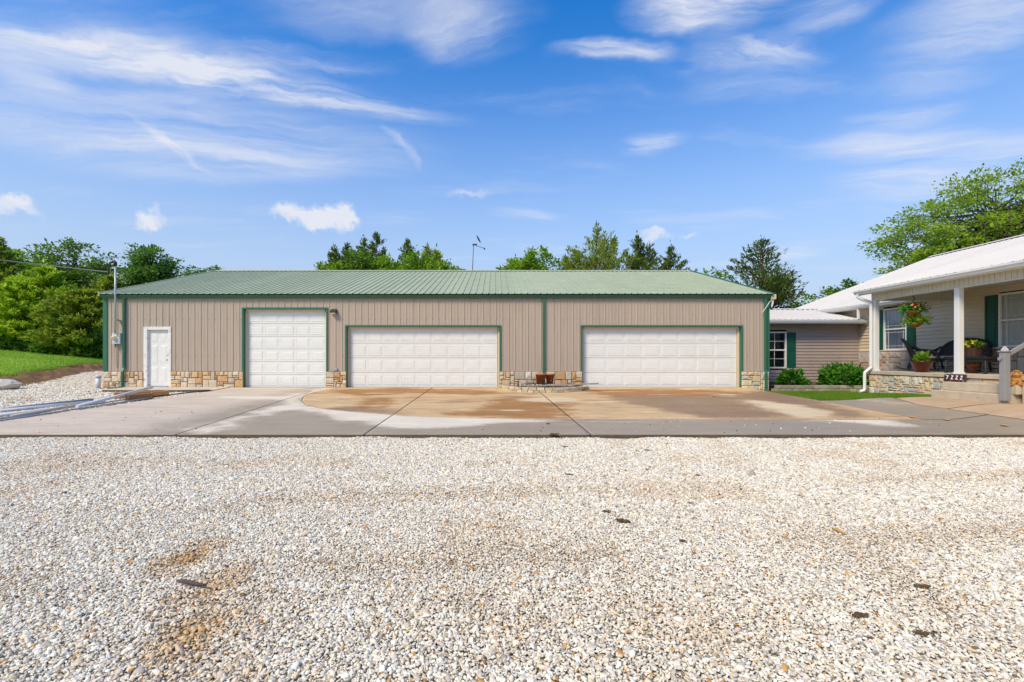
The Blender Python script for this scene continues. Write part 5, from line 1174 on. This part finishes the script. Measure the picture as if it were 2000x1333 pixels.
def plant_in(t, c, r, n, size, m, seed, h=1.0):
    r_ = np.random.default_rng(seed); P = blob_points(c, r, n, r_, .2, h); dr = P - np.array(c) + [0, 0, .1]; dr /= np.linalg.norm(dr, axis=1)[:, None]; return leaf_cards(P, size, m, 'foliage', t, .5, dirs=dr, seed=seed)
def flower_mesh():
    b = MB(); n = 10
    b.add([(0, 0, .004)] + [(math.cos(6.28*k/n)*(1 if k % 2 else .62), math.sin(6.28*k/n)*(1 if k % 2 else .62), .25 if k % 2 else .1) for k in range(n)], [(0, 1+k, 1+(k+1) % n) for k in range(n)])
    me = bpy.data.meshes.new('flower'); me.from_pydata(b.v, [], b.f); return me
FLC, FLY = flower_mesh(), flower_mesh(); FLC.materials.append(L_FLOWP); FLY.materials.append(L_FLOWY)
def flowers(t, c, r, n, me, s, seed, view=(-.68, -.72, .3)):
    r_ = random.Random(seed)
    for k in range(n):
        d = Vector((r_.gauss(0, 1), r_.gauss(0, 1), r_.gauss(.3, .8))).normalized(); d = (d + Vector(view)*.7).normalized(); p = Vector(c) + Vector((d.x*r, d.y*r, d.z*r*.6))
        o = link('flower', me, t); o.location = p - ORG[t.name]; o.rotation_euler = d.to_track_quat('Z', 'Y').to_euler(); o.scale = (s, s, s)
rp = pot('glazed_pot', 'dark red glazed bowl with a lime plant on the porch edge', (12.66, 13.88, FZ), .28, .335, M_REDPOT, .52, .10); plant_in(rp, (12.66, 13.88, FZ+.40), .13, 160, .11, L_LIME, 3)
bp_ = thing('planter_box', 'brown wooden tub of yellow flowers on the wicker table', 'planter', (13.12, 12.86, FZ+.46))
for k in range(14):
    a = 6.283*k/14; b = MB().box(-.042, .042, -.012, .012, 0, .25, .003); b.xform(Matrix.Translation((13.12 + .185*math.cos(a), 12.86 + .185*math.sin(a), FZ+.462)) @ Matrix.Rotation(a + math.pi/2, 4, 'Z')); b.build('stave', M_PLANTER, bp_)
for z in (.05, .2): MB().lathe([(.198, z-.012), (.202, z), (.198, z+.012)], (13.12, 12.86, FZ+.46), 20).build('hoop', M_BLACK, bp_)
MB().lathe([(.17, .0), (.17, .2), (0, .22)], (13.12, 12.86, FZ+.464), 16).build('soil', M_SOIL, bp_)
plant_in(bp_, (13.12, 12.86, FZ+.77), .2, 420, .07, L_LIME, 4, .55); flowers(bp_, (13.12, 12.86, FZ+.78), .2, 16, FLY, .035, 5)
pot('terracotta_pot', 'orange pot under the wicker table beside the post', (13.42, 13.15, FZ), .14, .25, M_TERRA, .72)
hb = thing('hanging_basket', 'two-tier hanging basket of coral flowers under the porch beam', 'hanging basket', (12.42, 13.9, 2.0))
HBX, HBY = 12.44, 13.92
MB().tube([(HBX, HBY, 2.91), (HBX, HBY, 2.86), (HBX+.03, HBY-.02, 2.83), (HBX+.02, HBY-.02, 2.77), (HBX-.02, HBY, 2.76), (HBX, HBY, 2.70)], .012, 6).build('hook', M_BLACK, hb)
for tier, (zb, r, zt) in enumerate(((2.30, .19, 2.70), (1.95, .16, 2.30))):
    cx, cy = HBX + tier*.05, HBY - tier*.02
    MB().lathe([(.05, 0), (r*.6, .03), (r*.9, .09), (r, .15), (r*.95, .152), (r*.5, .13), (0, .14)], (cx, cy, zb), 18).build('basket', M_COIR, hb, True)
    for k in range(3):
        a = 2.1*k + .4; MB().tube([(cx + r*math.cos(a), cy + r*math.sin(a), zb+.15), (HBX, HBY, zt)], .004, 5).build('chain', M_BLACK, hb)
    r_ = np.random.default_rng(60+tier); P = np.concatenate([blob_points((cx, cy, zb+.235), .25, 330, r_, .2, .5), np.array([cx, cy, zb+.12]) + np.stack([(a_ := r_.uniform(0, 6.28, 170), np.cos(a_)*r_.uniform(.2, .40, 170))[1], np.sin(a_)*r_.uniform(.2, .40, 170), r_.uniform(-.02, .2, 170)], -1)])
    leaf_cards(P, .075, L_SHRUB if tier == 0 else L_LIME, 'foliage', hb, .6, seed=60+tier); flowers(hb, (cx, cy, zb+.2), .32, 15 if tier == 0 else 5, FLC, .034, 70+tier)
# house number board
sg = thing('number_sign', 'brown house number board reading 7222 leaning on the step', 'sign', (12.2, 12.42, .41))
SM = Matrix.Translation((12.235, 12.76, .415)) @ Matrix.Rotation(R(-90), 4, 'Z') @ Matrix.Rotation(R(-9), 4, 'X')
MB().box(0, .60, -.018, .0, 0, .2, .006).xform(SM).build('board', M_SIGN, sg)
def glyph(ch):
    if ch == '7': return [((0, 1), (.62, 1)), ((.62, 1), (.22, 0)), ((.2, .5), (.6, .5))]
    return [((.02, .97), (.56, 1)), ((.56, 1), (.04, .06)), ((.02, .03), (.64, .03))]
for i, ch in enumerate('7222'):
    b = MB(); hgt = .088; wd_ = .011; x0 = .07 + i*.125 + (0 if i == 0 else .012)
    for k, ((xa, za), (xb, zb)) in enumerate(glyph(ch)):
        if ch == '7' and k == 2: continue
        p, q = Vector((x0 + xa*hgt, 0, .065 + za*hgt)), Vector((x0 + xb*hgt, 0, .065 + zb*hgt)); d = (q-p).normalized(); nrm_ = Vector((-d.z, 0, d.x))*wd_; p -= d*wd_*.6; q += d*wd_*.6; y = -.0205 - .0008*k
        b.add([(v.x, y, v.z) for v in (p-nrm_, q-nrm_, q+nrm_, p+nrm_)], [(0, 1, 2, 3)])
    b.xform(SM).build('numeral', M_SIGNT, sg)
for x, z in ((.032, .175), (.535, .022)):
    b = MB()
    for dx, dz in ((0, 0), (.016, .006), (-.014, .004), (.003, -.010), (.03, -.004)): b.ball((x+dx, -.02, z+dz), (.013, .004, .011), 7, 5)
    b.xform(SM).build('painted_flower', M_SIGNB, sg, True)
for x, z in ((.2, .02), (.43, .018)): MB().ball((x, -.019, z), (.008, .003, .008), 6, 5).xform(SM).build('dot', L_FLOWY, sg, True)
# carved figure on the block beside the steps: sitting animal with a long arm
fg = thing('carved_figure', 'golden carved wooden animal figure sitting beside the steps', 'figurine', (12.19, 10.94, .41)); fx, fy, fz = 12.19, 10.94, .412
FM = Matrix.Translation((fx, fy, fz)) @ Matrix.Rotation(R(-137), 4, 'Z')      # local +y faces sideways in view
def fb(c, r, nm='body', b=None): return (b or MB()).ball(c, r, 14, 10)
body = MB(); body.ball((0, 0, .12), (.085, .085, .12), 14, 10).ball((0, .005, .20), (.072, .075, .07), 14, 10)
body.ball((.02, .0, .265), (.062, .075, .05), 14, 10).ball((.055, .0, .235), (.07, .07, .02), 12, 8).ball((.055, 0, .208), (.062, .062, .016), 12, 8)
body.ball((.0, 0, .315), (.06, .06, .035), 14, 8).ball((.05, 0, .325), (.045, .04, .016), 10, 6)
body.tube([(-.05, .06, .30), (-.085, .09, .2), (-.10, .09, .1), (-.07, .09, .04)], [.026, .026, .03, .04], 10).tube([(-.05, -.06, .30), (-.085, -.09, .2), (-.10, -.09, .1), (-.07, -.09, .04)], [.026, .026, .03, .04], 10)
body.ball((.06, .05, .04), (.07, .045, .04), 12, 8).ball((.06, -.05, .04), (.07, .045, .04), 12, 8).ball((.085, .05, .085), (.03, .03, .04), 10, 7)
body.xform(FM).build('body', M_CARVE, fg, True)
e = MB()
for s_ in (-1, 1): e.ball((.07, s_*.035, .282), .011, 8, 6)
e.xform(FM).build('eyes', M_BROWNL, fg, True); MB().box(-.13, .15, -.12, .12, -.0, .016, .005).xform(FM).build('base', M_CARVE, fg)
# stair railing
rl = thing('stair_railing', 'grey newel post and sloping handrail at the porch steps', 'railing', (11.78, 10.82, .05))
MB().box(11.70, 11.83, 10.74, 10.87, .06, 1.18, .006).build('newel_post', M_PLAST, rl)
MB().box(11.68, 11.85, 10.72, 10.89, 1.18, 1.21, .008).lathe([(.10, 1.21), (.085, 1.235), (.06, 1.27), (.03, 1.31), (0, 1.32)], (11.765, 10.805, 0), 4).build('post_cap', M_PLAST, rl)
def bar(x0, z0, x1, z1, w, h, nm): 
    MB().add([(x0, 10.805-w, z0-h), (x1, 10.805-w, z1-h), (x1, 10.805+w, z1-h), (x0, 10.805+w, z0-h), (x0, 10.805-w, z0+h), (x1, 10.805-w, z1+h), (x1, 10.805+w, z1+h), (x0, 10.805+w, z0+h)], [(0, 3, 2, 1), (4, 5, 6, 7), (0, 1, 5, 4), (1, 2, 6, 5), (2, 3, 7, 6), (3, 0, 4, 7)]).build(nm, M_PLAST, rl)
bar(11.83, 1.12, 12.75, 1.66, .03, .045, 'handrail'); bar(11.62, 1.02, 11.70, 1.06, .02, .03, 'rail_stub')
MB().box(12.75, 12.88, 10.74, 10.87, PZ, 1.8, .006).build('newel_post', M_PLAST, rl)
MB().box(11.83, 11.86, 10.75, 10.86, .08, .2).build('bracket', M_ZINC, rl)
# T-posts of the field fence
for i, (px, py, Y) in enumerate([(12, 672, 34), (74, 672, 34.5), (150, 678, 34.6)]):
    p = AT(px, py, Y); t = thing('fence_post', ['white-topped fence post at the far left tree line', 'white-topped fence post between the two cedar trunks', 'white-topped fence post by the leaning trunk'][i], 'fence post', p, 'fence posts along the tree line')
    MB().tube([(p.x, Y, p.z - 1.2), (p.x, Y, p.z + .3)], .025, 5).build('shaft', M_UNDERG if False else M_CABLE, t); MB().tube([(p.x, Y, p.z + .3), (p.x, Y, p.z + .72)], .035, 5).build('tip', M_TRIMW, t)
print('props done')

# ================================================================ trees
def branch_pts(a, b_, r_, n=5, wig=.12, sagz=0.0):
    a, b_ = np.array(a, float), np.array(b_, float); L_ = np.linalg.norm(b_-a); t = np.linspace(0, 1, n)[:, None]
    p = a + (b_-a)*t + r_.normal(0, wig*L_*.25, (n, 3))*np.sin(t*3.14); p[:, 2] += sagz*np.sin(t[:, 0]*3.14); return p
def broadleaf(name, label, base, h, rx, ry, crown0, m, leaf, nclump, per, seed, group, trunk_r=.22, flat=.6, cr=.9, shell=.55, droop=0.0, profile=None):
    """tapered trunk, limbs running to leaf clumps spread through an uneven crown"""
    r_ = np.random.default_rng(seed); t = thing(name, label, 'tree', base, group); base = np.array(base, float)
    top = base + [r_.normal(0, .3), r_.normal(0, .3), h*.9]; tp = branch_pts(base, top, r_, 9, .05)
    b = MB(); b.tube([tuple(p) for p in tp], list(np.linspace(trunk_r, trunk_r*.12, 9)), 8)
    cen = base + [0, 0, (h+crown0)/2]; rad = np.array([rx, ry, (h-crown0)/2]); P = []; Dr = []
    lob = r_.normal(0, 1, (7, 3)); lob /= np.linalg.norm(lob, axis=1)[:, None]; la = r_.uniform(-.22, .18, 7)
    for k in range(nclump):
        d = r_.normal(0, 1, 3); d /= np.linalg.norm(d); q = shell + (1-shell)*r_.random()**.7
        q *= 1 + float((la*np.clip(lob @ d, 0, 1)**3).sum())
        if profile: q *= profile(d)
        c = cen + d*rad*q; c[2] -= droop*rad[2]*max(0, np.hypot(d[0], d[1])*q - .5)
        s = r_.integers(3, 8); b.tube([tuple(p) for p in branch_pts(tp[min(s, 8)], c, r_, 5, .18)], [trunk_r*.24, trunk_r*.17, trunk_r*.11, trunk_r*.07, .008], 5)
        rr = cr*np.exp(r_.normal(0, .25)); n = int(per*rr/cr); g = r_.normal(0, .42, (n, 3))*[rr, rr, rr*flat]; P.append(c + g); Dr.append(g/(np.linalg.norm(g, axis=1)[:, None]+1e-6)*.8 + d*.4 + [0, 0, -.1])
    b.build('trunk', M_BARKG, t, True); P = np.concatenate(P); leaf_cards(P, leaf, m, 'crown', t, .62, dirs=np.concatenate(Dr), seed=seed); return t
def cedar(name, label, base, h, rb, crown0, m, seed, group, nbr=150, trunk_r=.18, spray=95, size=.2, fork=None, lift=.55, taper=1.0, open_=1.0):
    """eastern red cedar: a leader with up-swept branches carrying narrow sprays"""
    r_ = np.random.default_rng(seed); t = thing(name, label, 'tree', base, group); base = np.array(base, float); b = MB(); P = []; D = []
    leaders = [(base, base + [r_.normal(0, .15), r_.normal(0, .15), h], h, 1.0)]
    for (dx, dy, hf) in (fork or []): leaders.append((base + [0, 0, crown0 + .2*h], base + [dx, dy, h*hf], h*hf, .62))
    for li, (a, e, hh, sc) in enumerate(leaders):
        tp = branch_pts(a, e, r_, 12, .035); b.tube([tuple(p) for p in tp], list(np.linspace(trunk_r*sc, .01, 12)), 7)
        n = int(nbr*sc)
        for k in range(n):
            f = (k + r_.random())/n; z = crown0 + (hh-crown0)*f if li == 0 else a[2]-base[2] + (e[2]-a[2])*f
            j = np.interp(z, tp[:, 2]-base[2], np.arange(12)); p0 = tp[int(j)] + (tp[min(int(j)+1, 11)] - tp[int(j)])*(j-int(j))
            L_ = rb*sc*((1-f)**taper*.92 + .05)*r_.uniform(.55, 1.18)*(1 if f > .12 else .75 + 2*f); az = r_.uniform(0, 6.283); up = lift*L_*r_.uniform(.6, 1.2) - (.2*L_ if f < .3 else 0)
            q = branch_pts(p0, p0 + [math.cos(az)*L_, math.sin(az)*L_, up], r_, 5, .14, -.08*L_); b.tube([tuple(x) for x in q], [.035*sc + .006, .025, .018, .011, .004], 4)
            ns = max(14, int(spray*L_/rb*1.5*open_)); tt = .22 + .82*r_.random(ns)**.8; idx = np.clip(tt*4, 0, 3.999); i0 = idx.astype(int); pp = q[i0] + (q[i0+1]-q[i0])*(idx-i0)[:, None]
            dirb = (q[4]-q[1]); dirb /= np.linalg.norm(dirb)+1e-6; off = r_.normal(0, .07 + .06*L_*(1.1-tt)[:, None], (ns, 3))*[1, 1, .55]
            P.append(pp + off); D.append(dirb*.9 + off*1.6 + np.array([0, 0, .25]))
        P.append(tp[-1] + r_.normal(0, .05, (20, 3))*[1, 1, 4]); D.append(np.tile([0, 0, 1.0], (20, 1)))
    b.build('trunk', M_BARK, t, True); D = np.concatenate(D); D /= np.linalg.norm(D, axis=1)[:, None]+1e-6
    leaf_cards(np.concatenate(P), size, m, 'crown', t, .34, dirs=D, seed=seed); return t
def top_at(px, py, Y): p = AT(px, py, Y); return p.x, p.z
def base_at(px, Y, z): return ((px-CX)/FPX*Y, Y, z)
def H(py, Y, z): return CAMZ + (CY-py)/FPX*Y - z
LG, BG, RG = 'trees at the left field edge', 'trees behind the garage', 'trees behind the house'
gl = lambda px, Y: float(lawn_z((px-CX)/FPX*Y, Y))
# left field edge
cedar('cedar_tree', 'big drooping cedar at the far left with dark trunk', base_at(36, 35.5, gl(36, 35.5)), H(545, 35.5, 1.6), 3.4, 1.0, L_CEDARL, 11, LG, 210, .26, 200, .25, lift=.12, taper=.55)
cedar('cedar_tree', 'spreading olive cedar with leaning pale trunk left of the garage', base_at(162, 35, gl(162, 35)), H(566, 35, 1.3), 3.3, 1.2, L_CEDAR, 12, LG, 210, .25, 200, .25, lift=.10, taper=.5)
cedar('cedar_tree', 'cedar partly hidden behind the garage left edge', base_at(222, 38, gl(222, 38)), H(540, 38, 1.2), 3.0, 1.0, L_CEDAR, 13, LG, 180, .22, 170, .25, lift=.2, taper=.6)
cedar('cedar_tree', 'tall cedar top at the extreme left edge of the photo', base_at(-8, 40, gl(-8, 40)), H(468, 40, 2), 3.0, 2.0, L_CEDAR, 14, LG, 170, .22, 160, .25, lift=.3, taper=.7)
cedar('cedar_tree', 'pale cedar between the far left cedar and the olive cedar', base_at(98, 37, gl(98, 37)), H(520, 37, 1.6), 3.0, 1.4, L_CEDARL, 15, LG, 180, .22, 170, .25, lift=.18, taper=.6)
lb = MB(); lt = thing('leaning_trunk', 'pale dead trunk leaning beside the olive cedar', 'tree trunk', base_at(153, 34.6, gl(153, 34.6))); a = Vector(base_at(153, 34.6, gl(153, 34.6)-.1)); lb.tube([a, a + Vector((.2, 0, .8)), a + Vector((.42, .1, 1.7))], [.13, .1, .07], 8).build('stump', M_BARKG, lt, True)
broadleaf('broadleaf_tree', 'tall broad-crowned green tree behind the left cedars', base_at(140, 48, 1.6), H(476, 48, 1.6), 4.4, 3.5, 3.0, L_OAK, .28, 140, 110, 21, LG, .3, .5, 1.0)
broadleaf('broadleaf_tree', 'light green tree behind the far left cedar', base_at(40, 46, 1.8), H(495, 46, 1.8), 4.2, 3.4, 2.0, L_LIME, .28, 110, 105, 22, LG, .26, .5, 1.0)
broadleaf('broadleaf_tree', 'dense round dark green tree just above the garage left roof', base_at(294, 55, 1.2), H(480, 55, 1.2), 3.15, 3.0, 3.5, L_DARK, .30, 170, 115, 23, LG, .3, .6, .85, shell=.4)
broadleaf('broadleaf_tree', 'small tree top peeping over the garage left roof slope', base_at(398, 60, 1.0), H(514, 60, 1.0), 2.9, 2.5, 4.0, L_DARK, .28, 70, 100, 24, LG, .22, .55, .8)
for i, (px, Y, rx, h) in enumerate([(-20, 34, 1.6, 1.5), (22, 34.2, 1.2, 1.2), (66, 34.4, 1.5, 1.4), (104, 34.2, 1.3, 1.3), (132, 34.3, 1.2, 1.2), (176, 34.3, 1.1, 1.5), (200, 34.6, 1.3, 2.2), (225, 34.8, 1.3, 1.8)]):
    shrub('undergrowth_bush', 'leafy bush in the undergrowth ' + ['at the left border of the photo', 'right of the leftmost fence post', 'around the second fence post', 'left of the third fence post', 'left of the leaning trunk', 'right of the leaning trunk', 'tall against the garage corner', 'behind the garage corner'][i], base_at(px, Y, gl(px, Y)-.1), rx, h, L_UNDER, 1300, .26, 80+i, 'bushes under the left trees', ry=1.0)
r_ = np.random.default_rng(77); 
for i, (px, Y) in enumerate([(5, 43), (60, 44), (110, 42), (170, 42.5), (215, 43)]):
    shrub('thicket_bush', 'dark thicket bush behind the left trunks, ' + ['first', 'second', 'third', 'fourth', 'fifth'][i] + ' from the left', base_at(px, Y, gl(px, Y)-.1), 2.4, 4.2, L_DARK, 1800, .36, 95+i, 'bushes behind the left trees')
# behind the garage
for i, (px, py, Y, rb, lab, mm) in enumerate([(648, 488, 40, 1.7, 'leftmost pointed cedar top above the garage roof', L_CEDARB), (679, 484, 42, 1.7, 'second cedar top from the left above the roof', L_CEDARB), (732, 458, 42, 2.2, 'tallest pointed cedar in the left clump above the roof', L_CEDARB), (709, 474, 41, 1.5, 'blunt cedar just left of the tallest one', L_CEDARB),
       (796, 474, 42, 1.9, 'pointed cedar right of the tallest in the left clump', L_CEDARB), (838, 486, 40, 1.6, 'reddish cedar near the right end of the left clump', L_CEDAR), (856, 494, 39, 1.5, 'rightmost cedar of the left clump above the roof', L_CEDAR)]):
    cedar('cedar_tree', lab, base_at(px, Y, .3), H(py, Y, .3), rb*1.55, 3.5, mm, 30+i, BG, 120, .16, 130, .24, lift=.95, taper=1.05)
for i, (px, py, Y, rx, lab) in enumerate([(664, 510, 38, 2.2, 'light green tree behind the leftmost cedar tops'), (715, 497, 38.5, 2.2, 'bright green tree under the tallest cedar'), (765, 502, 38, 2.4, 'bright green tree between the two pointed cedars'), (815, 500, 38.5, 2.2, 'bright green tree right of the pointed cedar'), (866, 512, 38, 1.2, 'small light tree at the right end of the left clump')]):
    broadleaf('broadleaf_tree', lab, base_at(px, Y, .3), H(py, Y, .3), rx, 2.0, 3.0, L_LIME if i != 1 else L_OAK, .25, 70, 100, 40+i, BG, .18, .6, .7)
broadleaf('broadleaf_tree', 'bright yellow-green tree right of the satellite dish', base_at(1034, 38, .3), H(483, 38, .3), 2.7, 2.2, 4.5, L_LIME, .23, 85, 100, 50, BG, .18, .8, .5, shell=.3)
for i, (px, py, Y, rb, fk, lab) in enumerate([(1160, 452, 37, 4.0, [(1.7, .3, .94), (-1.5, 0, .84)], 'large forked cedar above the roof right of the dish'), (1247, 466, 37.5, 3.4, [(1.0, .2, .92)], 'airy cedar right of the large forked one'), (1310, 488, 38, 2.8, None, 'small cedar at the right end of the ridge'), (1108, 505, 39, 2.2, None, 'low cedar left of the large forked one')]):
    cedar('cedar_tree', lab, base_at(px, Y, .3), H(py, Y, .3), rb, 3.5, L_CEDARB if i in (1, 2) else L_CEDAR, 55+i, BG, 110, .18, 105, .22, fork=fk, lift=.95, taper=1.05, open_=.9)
broadleaf('broadleaf_tree', 'sparse leafy twigs over the garage right roof slope', base_at(1396, 34, .2), H(522, 34, .2), 1.2, 1.0, 4.6, L_LIME, .20, 26, 34, 63, BG, .1, .7, .32)
cedar('cedar_tree', 'wide feathery cedar between the garage and the house roof', base_at(1490, 29, .1), H(477, 29, .1), 3.4, 1.6, L_CEDARB, 64, RG, 175, .2, 80, .21, fork=[(1.6, .3, .72)], lift=.55, taper=.72, open_=.8)
broadleaf('broadleaf_tree', 'low light green tree right of the feathery cedar', base_at(1588, 33, .1), H(578, 33, .1), 1.7, 1.4, 2.0, L_LIME, .2, 40, 100, 65, RG, .12, .6, .5)
broadleaf('broadleaf_tree', 'small tree top behind the far end of the house roof', base_at(1643, 40, .1), H(556, 40, .1), 1.3, 1.2, 4.0, L_OAK, .22, 40, 120, 66, RG, .14, .6, .5)
broadleaf('broadleaf_tree', 'large spreading light green tree behind the house roof', base_at(1950, 33, .1), H(330, 33, .1), 9.0, 5.0, 4.0, L_LOCUST, .19, 420, 105, 67, RG, .36, .5, .75, shell=.35, droop=.25)
print('trees done')
